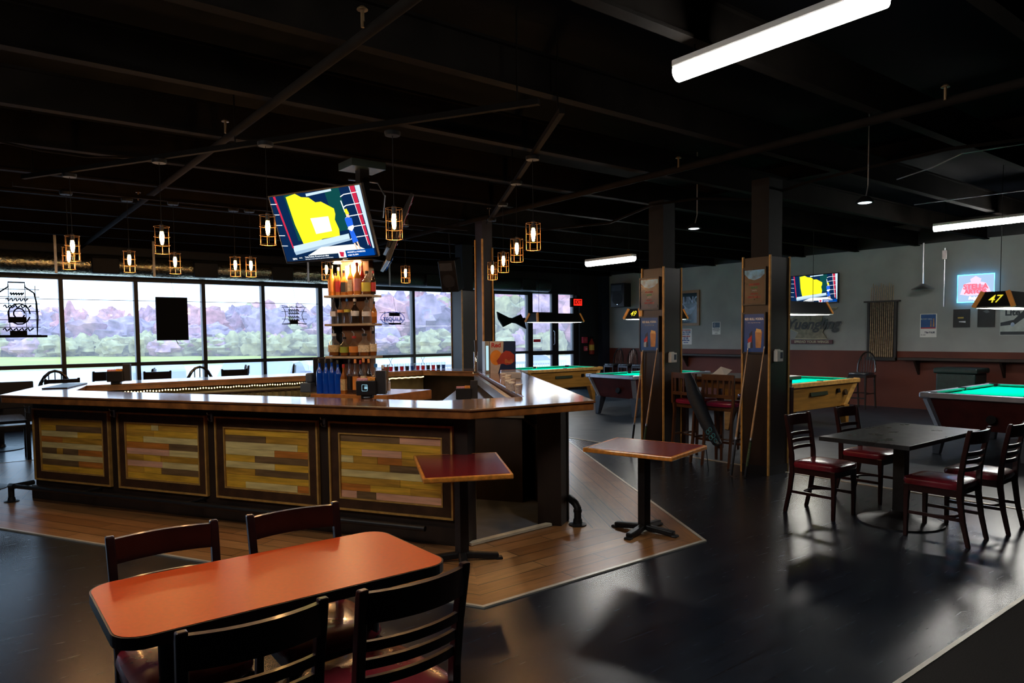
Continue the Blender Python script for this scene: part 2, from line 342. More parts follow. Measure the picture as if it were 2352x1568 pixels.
# outside: parking, grass, woodland, power lines, kerb, cars
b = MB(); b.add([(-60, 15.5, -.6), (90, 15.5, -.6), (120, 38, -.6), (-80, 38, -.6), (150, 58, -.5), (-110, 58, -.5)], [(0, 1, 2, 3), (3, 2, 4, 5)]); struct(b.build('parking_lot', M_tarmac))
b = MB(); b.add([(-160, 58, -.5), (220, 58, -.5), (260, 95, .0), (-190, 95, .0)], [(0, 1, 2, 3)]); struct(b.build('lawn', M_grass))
b = MB(); b.box(-110, 57.7, -.6, 150, 58, -.42); struct(b.build('kerb', mat('pale_kerb_concrete', (.6, .6, .6), .8, var=.1)))
import mathutils
def crown(mb, c, rx, rz_, seed, mi):
    bm_v = []; nn, mm = 18, 12; fs = []
    for i in range(mm+1):
        ph = PI*i/mm
        for k in range(nn):
            t = 2*PI*k/nn; p = Vector((math.sin(ph)*math.cos(t), math.sin(ph)*math.sin(t), math.cos(ph)))
            r = 1+.5*mathutils.noise.noise(p*2.1+Vector((seed*7.3, seed*1.7, 0)))+.38*mathutils.noise.noise(p*5+Vector((0, seed*3.1, 5)))
            bm_v.append((c[0]+p.x*rx*r, c[1]+p.y*rx*r, c[2]+p.z*rz_*r))
    for i in range(mm):
        for k in range(nn): fs.append((i*nn+k, (i+1)*nn+k, (i+1)*nn+(k+1) % nn, i*nn+(k+1) % nn))
    mb.add(bm_v, fs, mi)
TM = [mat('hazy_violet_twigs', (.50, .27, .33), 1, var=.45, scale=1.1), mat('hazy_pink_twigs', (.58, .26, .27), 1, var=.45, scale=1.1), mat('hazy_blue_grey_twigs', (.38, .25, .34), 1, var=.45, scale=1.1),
      mat('fresh_green_leaves', (.40, .33, .16), 1, var=.45, scale=1.1), mat('pale_grey_bark', (.3, .28, .3), 1)]  # distance haze is mixed into the twig and leaf colours
b = MB(); rnd = random.Random(3)
for k in range(230):
    px_ = rnd.uniform(-250, 1500); dep = rnd.uniform(76, 100); p = at(px_, 770, dep)
    mi = rnd.choice((0, 0, 1, 1, 2, 2, 3) if px_ > 150 else (2, 2, 3, 0)); h = rnd.uniform(2.2, 4.6)*dep/85 + (1.2 if px_ > 900 else 0)
    crown(b, (p.x, p.y, h*.62), rnd.uniform(1.6, 2.8), h*.55, k, mi)
for k in range(90):
    p = at(rnd.uniform(-250, 1500), 770, rnd.uniform(72, 77)); crown(b, (p.x, p.y, .6), rnd.uniform(1.2, 2.2), rnd.uniform(.6, 1.5), k+300, rnd.choice((3, 3, 0)))
o = b.build('woodland', TM, smooth=True); tag(o, 'hazy violet and green woodland across the meadow outside the windows', 'trees', kind='stuff')
for z, yy in ((8.3, 40), (9.6, 44)):
    b = MB(); b.tube([(-30+8*i, yy, z-.5-.9*math.sin(PI*((i*8) % 56)/56)) for i in range(16)], .02, 4)
    o = b.build('power_line', M_black); tag(o, 'thin power line crossing the sky outside, %s of the two' % ('lower' if z < 9 else 'higher'), 'cable')
def car(label, body, p, rz, van=False, sc_=1.):
    t = thing('car', label, 'car', p, rz, 'cars parked outside the windows'); t.scale = (sc_,)*3; L_ = 4.5
    m_b = mat('car_paint_'+body[0], body[1], .3, .1, var=.05, coat=.6)
    if van: prof = [(-2.2, .35), (2.25, .35), (2.3, .75), (2.2, 1.0), (1.35, 1.15), (.75, 1.72), (.4, 1.82), (-1.9, 1.82), (-2.15, 1.65), (-2.3, .9)]; gl = [(1.22, 1.17), (.72, 1.66), (-1.95, 1.66), (-2.12, 1.17)]
    else: prof = [(-2.25, .3), (2.25, .3), (2.28, .65), (2.1, .82), (1.05, .95), (.35, 1.36), (-.1, 1.44), (-.8, 1.42), (-1.55, 1.02), (-2.2, .95), (-2.3, .6)]; gl = [(.95, .97), (.3, 1.32), (-.1, 1.385), (-.75, 1.37), (-1.42, 1.02)]
    b = MB(); b.xz(prof, -.86, .86); b.build('body', m_b, t, bevel=.05)
    b = MB(); b.xz(gl, -.87, .87); b.build('window_band', mat('car_glass', (.25, .27, .32), .1, var=.05), t)
    b = MB(); b.add([(gl[0][0]+.06, -.72, gl[0][1]), (gl[0][0]+.06, .72, gl[0][1]), (gl[1][0]+.09, .62, gl[1][1]-.02), (gl[1][0]+.09, -.62, gl[1][1]-.02)], [(0, 1, 2, 3)]); b.build('windscreen', MATS['car_glass'], t)
    for x in (-1.4, 1.4):
        for y in (-.78, .78): MB().tube([(x, y-.1, .32), (x, y+.1, .32)], .32, 16).build('wheel', M_blackpl, t)
    for y in (-.95, .95): MB().box(.7, y-.08, 1.0 if not van else 1.2, .85, y+.08, 1.12 if not van else 1.34).build('mirror', m_b, t, bevel=.02)
    return t
car('white saloon car parked outside the leftmost window', ('white', (.75, .75, .78)), (.8, 21, -.6), .35, False, .82)
car('pale boxy van parked outside between the arched chair and black board', ('silver', (.6, .6, .66)), (4.3, 23, -.6), 1.6, True, .80)
car('lilac grey saloon car parked outside behind the black board', ('lilac', (.45, .42, .6)), (6.9, 20.2, -.6), 1.0, False, 1.08)
car('white van parked outside right of the lilac saloon', ('white', (.75, .75, .78)), (10.0, 23.5, -.6), 1.3, True, .78)
car('white saloon car parked outside the glass entrance door', ('white', (.75, .75, .78)), (18.2, 22.5, -.6), .35)
for i, x in enumerate((9.4, 12.2, 14.8)):
    t = thing('fence_rail', 'white lattice railing outside the windows, %s section' % ('left', 'middle', 'right')[i], 'railing', (x, 17.6, -.35), 0, 'white railing sections outside')
    MB().box(-1.18, -.03, 1.02, 1.18, .03, 1.10).build('top_rail', M_white, t); MB().box(-1.25, -.03, .1, 1.25, .03, .16).build('bottom_rail', M_white, t)
    b = MB()
    for k in range(24): b.box(-1.2+k*.104, -.01, .16, -1.185+k*.104, .01, 1.02)
    b.build('balusters', M_white, t)

# ================================================================== BAR
UL = Vector((-.5, .866, 0)); UR = Vector((.5, .866, 0))
OUT = [(2.87, 4.18), (3.98, 4.03), (6.72, 8.55), (6.05, 10.15), (.85, 10.15), (.30, 8.45)]
INN = [(3.06, 4.93), (3.80, 4.72), (5.97, 8.48), (5.6, 9.42), (1.15, 9.42), (.95, 8.60)]
t = thing('bar_counter', 'six sided varnished wooden bar top on dark panelled base', 'bar counter', (3.4, 7, 0))
def loc(o, base): return [(p[0]-base[0], p[1]-base[1]) for p in o]
BASEP = (3.4, 7)
b = MB(); b.ring(loc(OUT, BASEP), loc(INN, BASEP), 1.052, 1.07); top = b.build('countertop', M_top, t, bevel=.006)
O2 = [(p[0]+q[0], p[1]+q[1]) for p, q in zip(OUT, ((.012, .012), (-.01, .012), (-.014, 0), (-.01, -.01), (.01, -.01), (.014, 0)))]
I2 = [(p[0]-q[0], p[1]-q[1]) for p, q in zip(INN, ((.012, .012), (-.01, .012), (-.014, 0), (-.01, -.01), (.01, -.01), (.014, 0)))]
b = MB(); b.ring(loc(O2, BASEP), loc([(p[0]*.93+3.4*.07, p[1]*.93+7*.07) for p in OUT], BASEP), .995, 1.0525); b.build('edge_moulding', M_edge, t, bevel=.006)
b = MB(); b.ring(loc([(p[0]*1.06-3.4*.06, p[1]*1.06-7*.06) for p in INN], BASEP), loc(I2, BASEP), .995, 1.0525); b.build('inner_fascia', mat('inner_fascia_wood', (.16, .075, .035), .5, var=.3), t)
def rel(p): return (p[0]-3.4, p[1]-7, p[2] if len(p) > 2 else 0)
def wallseg(mb, p, q, th, z0, z1):
    p, q = Vector(p[:2]), Vector(q[:2]); d = (q-p).normalized(); nn = Vector((-d.y, d.x))
    poly = [p, q, q+nn*th, p+nn*th]; mb.prism([(v.x-3.4, v.y-7) for v in poly], z0, z1)
P0 = (2.995, 4.40); PL_ = (P0[0]+UL.x*4.84, P0[1]+UL.y*4.84)
b = MB()
wallseg(b, P0, PL_, -.14, 0, 1.0); wallseg(b, PL_, (1.02, 9.92), -.14, 0, 1.0); wallseg(b, (1.02, 9.92), (5.9, 9.92), -.14, 0, 1.0)
wallseg(b, (5.9, 9.92), (6.42, 8.55), -.14, 0, 1.0); wallseg(b, (6.42, 8.55), (4.05, 4.44), -.14, 0, 1.0)
b.build('base_wall', M_base, t)
b = MB(); c4 = [Vector(onz(*p)) for p in ((1229, 1207), (1285, 1211))]
b.prism([(v[0]-3.4, v[1]-7) for v in ((3.78, 4.52), (3.90, 4.36), (4.10, 4.48), (4.00, 4.68))], 0, 1.0); b.build('end_post', M_base, t)
b = MB(); wallseg(b, (P0[0]+.13, P0[1]+.10), (PL_[0]+.13, PL_[1]+.02), -.03, .05, .96); wallseg(b, (1.1, 9.76), (5.8, 9.76), -.03, .05, .96); wallseg(b, (6.27, 8.55), (5.3, 6.85), -.03, .05, .96); b.build('inner_wall', M_cream, t)
# dark plinth along the front
b = MB(); wallseg(b, (P0[0]-.015, P0[1]-.008), (PL_[0]-.015, PL_[1]-.008), .03, 0, .14); b.build('plinth', M_base, t)
# four framed plank panels on the long front
D2 = (UL.x, UL.y); NO = Vector((-.866, -.5, 0))
PX = [(1042, 758), (733, 497), (477, 273), (255, 80)]
rows = [
 [[(3, .6), (2, .4)], [(0, 1)], [(0, .22), (2, .4), (0, .38)], [(1, .13), (5, .25), (4, .24), (5, .38)], [(5, .5), (3, .5)], [(1, 1)], [(5, .6), (0, .4)], [(4, .3), (0, .4), (5, .3)], [(2, .16), (3, .2), (2, .64)]],
 [[(0, 1)], [(3, .5), (5, .5)], [(1, .87), (0, .13)], [(1, .6), (4, .4)], [(0, .36), (3, .64)], [(1, .6), (0, .4)], [(5, .36), (3, .64)], [(0, 1)], [(0, .24), (1, .62), (4, .14)]],
 [[(0, .36), (1, .1), (5, .54)], [(5, .4), (0, .6)], [(0, .24), (1, .76)], [(4, .6), (3, .4)], [(2, .6), (1, .4)], [(5, .24), (0, .24), (5, .52)], [(2, .5), (1, .5)], [(5, .24), (0, .24), (3, .52)], [(0, 1)]],
 [[(5, 1)], [(0, .25), (3, .75)], [(1, .6), (0, .4)], [(4, .35), (5, .65)], [(1, 1)], [(3, .25), (5, .1), (3, .25), (4, .4)], [(1, 1)], [(3, .6), (4, .4)], [(0, .6), (0, .4)]]]
SP = []
for k, (xa, xb) in enumerate(PX):
    pa = onp(xa, 980, P0, D2); pb = onp(xb, 968, P0, D2); sa = (Vector((pa.x, pa.y, 0))-Vector((P0[0], P0[1], 0))).dot(UL); sb = (Vector((pb.x, pb.y, 0))-Vector((P0[0], P0[1], 0))).dot(UL)
    SP.append((sa, sb))
    fr = thing('panel', '', '', (0, 0, 0)); del fr['label'], fr['category']; fr.parent = t
    T = Matrix.Translation(Vector(rel((P0[0], P0[1], 0)))) @ Matrix(((UL.x, NO.x, 0, 0), (UL.y, NO.y, 0, 0), (0, 0, 1, 0), (0, 0, 0, 1)))
    z0, z1 = .195, .915; m1, m2 = .018, .10
    def rect(mb, a0, a1, h0, h1, w_, y0, y1):
        mb.box(a0, y0, h0, a1, y1, h0+w_); mb.box(a0, y0, h1-w_, a1, y1, h1); mb.box(a0, y0, h0+w_, a0+w_, y1, h1-w_); mb.box(a1-w_, y0, h0+w_, a1, y1, h1-w_)
    b = MB(T); rect(b, sa, sb, z0, z1, .016, 0, .030); b.build('outer_trim', M_gold, fr)
    b = MB(T); rect(b, sa+.016, sb-.016, z0+.016, z1-.016, .075, 0, .018); b.build('border', M_brown, fr)
    b = MB(T); rect(b, sa+.091, sb-.091, z0+.091, z1-.091, .012, 0, .022); b.build('inner_trim', M_gold, fr)
    b = MB(T); a0, a1, h0, h1 = sa+.103, sb-.103, z0+.103, z1-.103; rr = rows[k]; rh = (h1-h0)/len(rr)
    for i, row in enumerate(rr):        # rows run from the top; runs go from the left of the picture (far end) to the right
        x = a1
        for mi, fr_ in row:
            x2 = x-(a1-a0)*fr_; jit = random.uniform(0, .004)
            b.box(x2+.001, 0, h1-(i+1)*rh+.001, x-.001, .008+jit, h1-i*rh-.001, mi); x = x2
    b.build('plank_inlay', PL, fr)
for k, s_ in enumerate((.5*(SP[0][1]+SP[1][0]), .5*(SP[1][1]+SP[2][0]), .5*(SP[2][1]+SP[3][0]), SP[3][1]+.07)):
    T = Matrix.Translation(Vector(rel((P0[0], P0[1], 0)))) @ Matrix(((UL.x, NO.x, 0, 0), (UL.y, NO.y, 0, 0), (0, 0, 1, 0), (0, 0, 0, 1)))
    b = MB(T); b.box(s_-.012, 0, .86, s_+.012, .006, .93); b.tube([(s_, .004, .88), (s_, .03, .87), (s_, .045, .885), (s_, .045, .90)], .004, 6); b.tube([(s_, .004, .92), (s_, .05, .93), (s_, .055, .945)], .004, 6); b.build('coat_hook', M_steel, t, True)
# foot rails
t = thing('foot_rail', 'black pipe foot rail along the panelled front of the bar', 'foot rail', (.45, 8.72, 0))
def rr_(p): return Vector(p)-Vector((.45, 8.72, 0))
A_ = Vector((P0[0], P0[1], 0))+UL*.25+NO*.22+Vector((0, 0, .17)); B_ = Vector((P0[0], P0[1], 0))+UL*4.80+NO*.24+Vector((0, 0, .17))
MB().tube([rr_(A_), rr_(B_)], .021, 12).build('pipe', M_iron, t, True)
b = MB(); q = rr_(B_); b.tube([q, q+UL*.06, q+UL*.09+Vector((.02, .02, -.03)), q+UL*.09+Vector((.02, .02, -.15))], .027, 12); b.tube([q+UL*.02, q-NO*.2+UL*.02], .024, 12); b.build('elbow', M_iron, t, True)
b = MB(); q2 = q+UL*.09+Vector((.02, .02, 0)); b.lathe([(.065, -.166), (.065, -.158), (.035, -.150), (.03, -.12)], 16, (q2.x, q2.y, q2.z)); b.build('flange', M_iron, t, True)
for s_ in (1.3, 2.6, 3.9): b = MB(); b.tube([rr_(Vector((P0[0], P0[1], 0))+UL*s_+NO*.01+Vector((0, 0, .17))), rr_(Vector((P0[0], P0[1], 0))+UL*s_+NO*.22+Vector((0, 0, .17)))], .014, 8); b.build('bracket', M_iron, t, True)
t = thing('foot_rail', 'black pipe foot rail ending in a floor flange beside the open bar end', 'foot rail', (4.03, 4.30, 0))
b = MB(); b.tube([(.02, .10, .20), (1.2, 2.15, .20), (2.35, 4.15, .20)], .024, 12); b.build('pipe', M_iron, t, True)
b = MB(); b.tube([(.05, .15, .20), (.015, .09, .20), (0, .03, .185), (0, 0, .15), (0, 0, .03)], .031, 14); b.lathe([(.036, .14), (.036, .115)], 14); b.build('elbow', M_iron, t, True)
b = MB(); b.lathe([(.075, .006), (.075, .016), (.04, .026), (.036, .06)], 18); b.build('flange', M_iron, t, True)
def post(mb, pts, w_, d_, mi=None):         # an upright member of rectangular section through several points
    ws = w_ if isinstance(w_, (list, tuple)) else [w_]*len(pts); ds = d_ if isinstance(d_, (list, tuple)) else [d_]*len(pts); vs = []; fs = []
    for (x, y, z), a, c in zip(pts, ws, ds):
        for sa, sb in ((-1, -1), (1, -1), (1, 1), (-1, 1)): vs.append((x+sa*a/2, y+sb*c/2, z))
    for i in range(len(pts)-1):
        for k in range(4): fs.append((i*4+k, i*4+(k+1) % 4, (i+1)*4+(k+1) % 4, (i+1)*4+k))
    fs += [(3, 2, 1, 0), tuple((len(pts)-1)*4+k for k in range(4))]
    mb.add(vs, fs, mi)
def slat(mb, hw, y, z0, z1, bow, th=.018, n=8, lean=0.):
    vs = []; fs = []
    for i in range(n+1):
        u = -1+2*i/n; x = hw*u; yy = y-bow*(1-u*u)
        for dy, z in ((-th/2, z0), (th/2, z0), (th/2+lean, z1), (-th/2+lean, z1)): vs.append((x, yy+dy, z))
    for i in range(n):
        for k in range(4): fs.append((i*4+k, i*4+(k+1) % 4, (i+1)*4+(k+1) % 4, (i+1)*4+k))
    fs += [(3, 2, 1, 0), tuple(n*4+k for k in range(4))]
    mb.add(vs, fs)
def cushion(mb, hx, hy, z0, z1, n=28, p=5., cy=0.):
    vs = []; fs = []; prof = [(1, 0), (1.03, .35), (1.0, .72), (.86, .93), (.55, 1.0), (.0, 1.02)]
    for s_, h in prof:
        for k in range(n):
            t = 2*PI*k/n; c_, d_ = math.cos(t), math.sin(t)
            vs.append((hx*s_*math.copysign(abs(c_)**(2/p), c_), cy+hy*s_*math.copysign(abs(d_)**(2/p), d_), z0+(z1-z0)*h))
    for i in range(len(prof)-1):
        for k in range(n): fs.append((i*n+k, i*n+(k+1) % n, (i+1)*n+(k+1) % n, (i+1)*n+k))
    fs.append(tuple(range(n))[::-1]); mb.add(vs, fs)
def chair(name, label, cat, hs=.46, top=.87, wood=None, seatm=None, style='ladder', loc=(0, 0, 0), rz=0., group=None):
    wood = wood or M_mahog; seatm = seatm or M_vinyl
    t = thing(name, label, cat, loc, rz, group); hw = .175
    b = MB(); cushion(b, .198, .215, hs-.045, hs+.015, cy=.01); b.build('seat', seatm, t, True)
    b = MB(); b.box(-.175, -.17, hs-.10, .175, -.145, hs-.045); b.box(-.175, .175, hs-.10, .175, .20, hs-.045); b.box(-.185, -.17, hs-.10, -.16, .2, hs-.045); b.box(.16, -.17, hs-.10, .185, .2, hs-.045); b.build('seat_frame', wood, t, bevel=.004)
    for sx in (-1, 1):
        b = MB(); post(b, [(sx*.172, .185, 0), (sx*.17, .185, hs*.6), (sx*.167, .18, hs-.045)], [.028, .034, .042], [.028, .034, .042]); b.build('leg', wood, t, bevel=.004)
        b = MB()
        pts = [(sx*.177, -.255, 0), (sx*.177, -.215, hs*.4), (sx*.177, -.19, hs*.8)]
        if style == 'ladder': pts += [(sx*.178, -.195, hs+.06), (sx*.18, -.215, (hs+top)/2), (sx*.184, -.245, top-.03), (sx*.184, -.252, top)]
        else: pts += [(sx*.19, -.19, hs-.045)]
        post(b, pts, .030, [.030, .036, .042]+[.038, .034, .032, .026][:len(pts)-3]); b.build('leg', wood, t, bevel=.005)
    if style == 'ladder':
        h = top-hs
        b = MB(); slat(b, hw, -.243, top-.105*h/.41, top-.012, .035, .022, lean=-.006); b.build('top_rail', wood, t, True)
        for k in range(3):
            z = hs+.095+(h-.25)*k/2.7; yy = -.200-.035*k/3
            b = MB(); slat(b, hw, yy, z, z+.030, .032, .016); b.build('slat', wood, t, True)
    elif style == 'mission':
        b = MB(); b.box(-.2, -.215, top-.07, .2, -.19, top); b.box(-.2, -.215, hs+.06, .2, -.19, hs+.10)
        for sx in (-1, 1): b.box(sx*.2-.015, -.217, hs-.05, sx*.2+.015, -.188, top)
        b.build('back_frame', wood, t, bevel=.003)
        for k in range(5): MB().box(-.15+k*.075-.011, -.21, hs+.1, -.15+k*.075+.011, -.196, top-.07).build('spindle', wood, t)
    else:
        b = MB(); b.tube([(.185*math.cos(PI*i/12), -.2-.05*math.sin(PI*i/12), hs+(top-hs)*math.sin(PI*i/12)**.8) for i in range(13)], .018, 8); b.build('bow_back', wood, t, True)
        for k in range(5):
            x = -.12+k*.06; zt = hs+(top-hs)*(1-(x/.185)**2)**.4-.005
            MB().tube([(x*.8, -.19, hs-.03), (x, -.2-.05*math.sqrt(1-(x/.19)**2), zt)], .006, 6).build('spindle', wood, t, True)
    z = hs*.42
    b = MB(); b.bar((-.172, -.21, z), (-.17, .183, z), .018, .024); b.build('stretcher', wood, t)
    b = MB(); b.bar((.172, -.21, z), (.17, .183, z), .018, .024); b.build('stretcher', wood, t)
    b = MB(); b.tube([(-.17, .02+.0, z+.0), (-.14, -.07, z), (-.08, -.125, z), (0, -.14, z), (.08, -.125, z), (.14, -.07, z), (.17, .02, z)], .011, 8); b.build('bent_stretcher', wood, t, True)
    if hs > .6: MB().bar((-.17, .185, hs*.3), (.17, .185, hs*.3), .02, .028).build('footrest', wood, t)
    return t

# ---- orange table in the foreground with four chairs
def rrect(hx, hy, r, n=7):
    out = []
    for cx, cy, a0 in ((hx-r, hy-r, 0), (-hx+r, hy-r, PI/2), (-hx+r, -hy+r, PI), (hx-r, -hy+r, 3*PI/2)):
        for i in range(n+1): a = a0+PI/2*i/n; out.append((cx+r*math.cos(a), cy+r*math.sin(a)))
    return out
t = thing('dining_table', 'orange laminate table with rounded corners in the foreground', 'table', (.875, 2.515, 0))
b = MB(); b.prism(rrect(.555, .29, .085), .745, .75); b.build('tabletop', M_orange, t)
b = MB(); b.ring(rrect(.561, .296, .091), rrect(.555, .29, .085), .712, .7485); b.prism(rrect(.555, .29, .085), .712, .745); b.build('edge_band', M_blackpl, t)
for sx in (-1, 1):
    b = MB(); b.lathe([(.038, .03), (.038, .69), (.12, .70), (.12, .712)], 16, (sx*.36, 0, 0)); b.build('column', M_iron, t, True)
    b = MB()
    for a in range(2): ang = PI/2+a*PI; b.bar((sx*.36, 0, .035), (sx*.36+.02*math.cos(ang), .27*math.sin(ang), .018), .06, .03)
    for a in (0, PI): b.bar((sx*.36, 0, .035), (sx*.36+.12*math.cos(a), 0, .018), .06, .03)
    b.build('foot', M_iron, t, bevel=.008)
c0 = chair('dining_chair', 'dark mahogany chair tucked at far side of orange table, left one', 'chair', loc=(.60, 2.72, 0), rz=PI)
G4 = 'mahogany ladder back chairs'; c0['group'] = G4
dup(c0, (1.10, 2.70, 0), PI-.03, 'dark mahogany chair tucked at far side of orange table, right one')
dup(c0, (.60, 2.13, 0), -.02, 'mahogany ladder back chair at near side of orange table, left one')
dup(c0, (1.065, 2.12, 0), .05, 'mahogany ladder back chair at near side of orange table, right one')

# ---- black table on the right with four chairs
t = thing('dining_table', 'scuffed black square edged table on round base among four chairs', 'table', (6.17, 2.65, 0))
b = MB(); b.box(-.68, -.35, .715, .68, .35, .75); b.build('tabletop', M_blktop, t, bevel=.003)
b = MB(); b.box(-.045, -.045, .05, .045, .045, .70); b.box(-.2, -.2, .695, .2, .2, .715); b.build('column', M_iron, t)
b = MB(); b.lathe([(.33, 0), (.33, .012), (.27, .03), (.10, .06), (.06, .10), (0, .10)], 32); b.build('round_base', M_iron, t, True)
dup(c0, (5.94, 3.20, 0), PI, 'burgundy seat chair at black table, nearest the brown pillar')
dup(c0, (6.84, 3.22, 0), PI-.03, 'burgundy seat chair at far side of black table, partly behind it')
dup(c0, (5.965, 2.26, 0), 0, 'burgundy seat chair at near side of black table, left one')
dup(c0, (6.57, 2.20, 0), .03, 'burgundy seat chair at near side of black table, right one')

# ---- two small wine red pedestal tables by the bar
def pedestal(label, corners, c, rz_feet):
    t = thing('pedestal_table', label, 'table', (c[0], c[1], 0), 0, 'wine red pedestal tables')
    P = [Vector((p[0]-c[0], p[1]-c[1])) for p in corners]; cen = sum(P, Vector((0, 0)))/4
    ins = [cen+(p-cen)*.935 for p in P]
    b = MB(); b.prism(ins, .695, .7005); b.build('tabletop', M_wine, t)
    b = MB(); b.ring(P, ins, .665, .7); b.prism(ins, .665, .695); b.build('oak_edging', M_edgeo, t, bevel=.008)
    b = MB(); b.box(-.035, -.035, .05, .035, .035, .65); b.box(-.13, -.13, .65, .13, .13, .665); b.build('column', M_iron, t)
    for k in range(4):
        a = rz_feet+k*PI/2; d = Vector((math.cos(a), math.sin(a), 0)); b = MB(); b.bar(d*.02+Vector((0, 0, .05)), d*.26+Vector((0, 0, .028)), .055, .045); b.bar(d*.24+Vector((0, 0, .012)), d*.29+Vector((0, 0, .012)), .06, .024); b.build('foot', M_iron, t, bevel=.01)
    return t
pedestal('small wine red table with orange edge in front of the plank panels', [(2.28, 3.85), (2.81, 3.60), (3.24, 4.36), (2.68, 4.66)], (2.76, 4.14), -.52)
pedestal('small wine red table with orange edge standing on the platform, glare on top', [(3.88, 4.08), (4.06, 3.33), (4.70, 3.50), (4.50, 4.30)], (4.30, 3.81), .25)

# ---- pillars with brown casing and gold corner trims
def pillar(label, x, y, w_, d_):
    t = thing('pillar', label, 'pillar', (x, y, 0)); g = .022
    b = MB(); b.box(0, 0, 0, w_, d_, 2.43); b.build('casing', M_casing, t)
    for cx, cy in ((0, 0), (w_, 0), (0, d_), (w_, d_)): MB().box(cx-g/2-.004*(cx == 0), cy-g/2, .0, cx+g/2, cy+g/2, 2.445).build('corner_trim', M_gold, t, bevel=.004)
    MB().box(.06, .06, 2.43, w_-.06, d_-.06, 3.3).build('steel_post', M_black, t)
    b = MB(); b.box(-.008, -.008, 0, w_+.008, d_+.008, .10); b.build('skirting', M_blackpl, t)
    return t
pillar('brown cased pillar with gold corners beside the black table', 7.06, 4.44, .385, .34)
pillar('brown cased pillar with gold corners left of the high table', 7.12, 5.98, .35, .36)
pillar('distant brown cased pillar in front of the windows, speaker above', 7.48, 11.1, .36, .36)
t = thing('bar_post', 'tall brown post with orange lit edges rising beside the drinks fridge', 'post', (6.28, 8.72, 0))
MB().box(-.09, -.09, 1.071, .09, .09, 3.3).build('casing', M_casing, t)
for cx, cy in ((-.09, -.09), (.09, -.09), (-.09, .09)): MB().box(cx-.011, cy-.011, 1.07, cx+.011, cy+.011, 3.02 if cx < 0 else 2.90).build('corner_trim', M_gold, t)

def frame_x(name, label, cat, x, ya, yb, z0, z1, fm, inner, d=.02, fw=.018, group=None):      # framed panel on a wall that faces -X (ya > yb)
    t = thing(name, label, cat, (x, (ya+yb)/2, (z0+z1)/2), -PI/2, group); hw = (ya-yb)/2; hh = (z1-z0)/2
    b = MB(); b.box(-hw, -d, -hh, hw, 0, -hh+fw); b.box(-hw, -d, hh-fw, hw, 0, hh); b.box(-hw, -d, -hh+fw, -hw+fw, 0, hh-fw); b.box(hw-fw, -d, -hh+fw, hw, 0, hh-fw)
    if fm: b.build('frame', fm, t)
    b = MB(); b.box(-hw+fw, -d*.6, -hh+fw, hw-fw, 0, hh-fw); b.build('picture', inner, t)
    t['hw'] = hw; t['hh'] = hh; return t
def flat(t, polys, mats, y, name='artwork'):       # coloured shapes laid on the picture, in units of half width and half height
    b = MB(); hw, hh = t['hw'], t['hh']
    for i, (mi, pl) in enumerate(polys):
        b.xz([(p[0]*hw, p[1]*hh) for p in pl], y-.0004*(i+1), y-.0002, mi)
    return b.build(name, mats, t)
M_bluep = mat('deep_blue_print', (.008, .07, .30), .35, var=.2, scale=4); M_nightp = mat('dark_maroon_print', (.028, .010, .012), .25, var=.4, scale=8)
M_lblue = mat('light_blue_reflection', (.10, .32, .55), .3, var=.7, scale=14); M_redp = mat('red_print', (.45, .03, .04), .5); M_orp = mat('orange_drink_print', (.50, .24, .09), .5, var=.3); M_silvp = mat('silver_blue_print', (.35, .45, .6), .5, var=.3)
M_txt = mat('white_print', (.72, .74, .76), .5, var=.03); M_yelp = mat('yellow_print', (.9, .7, .02), .5, var=.03, emit=(.9, .7, .02), est=.25)
M_dkblue = mat('navy_print', (.01, .02, .06), .4); M_grn = mat('green_print', (.06, .35, .12), .5)
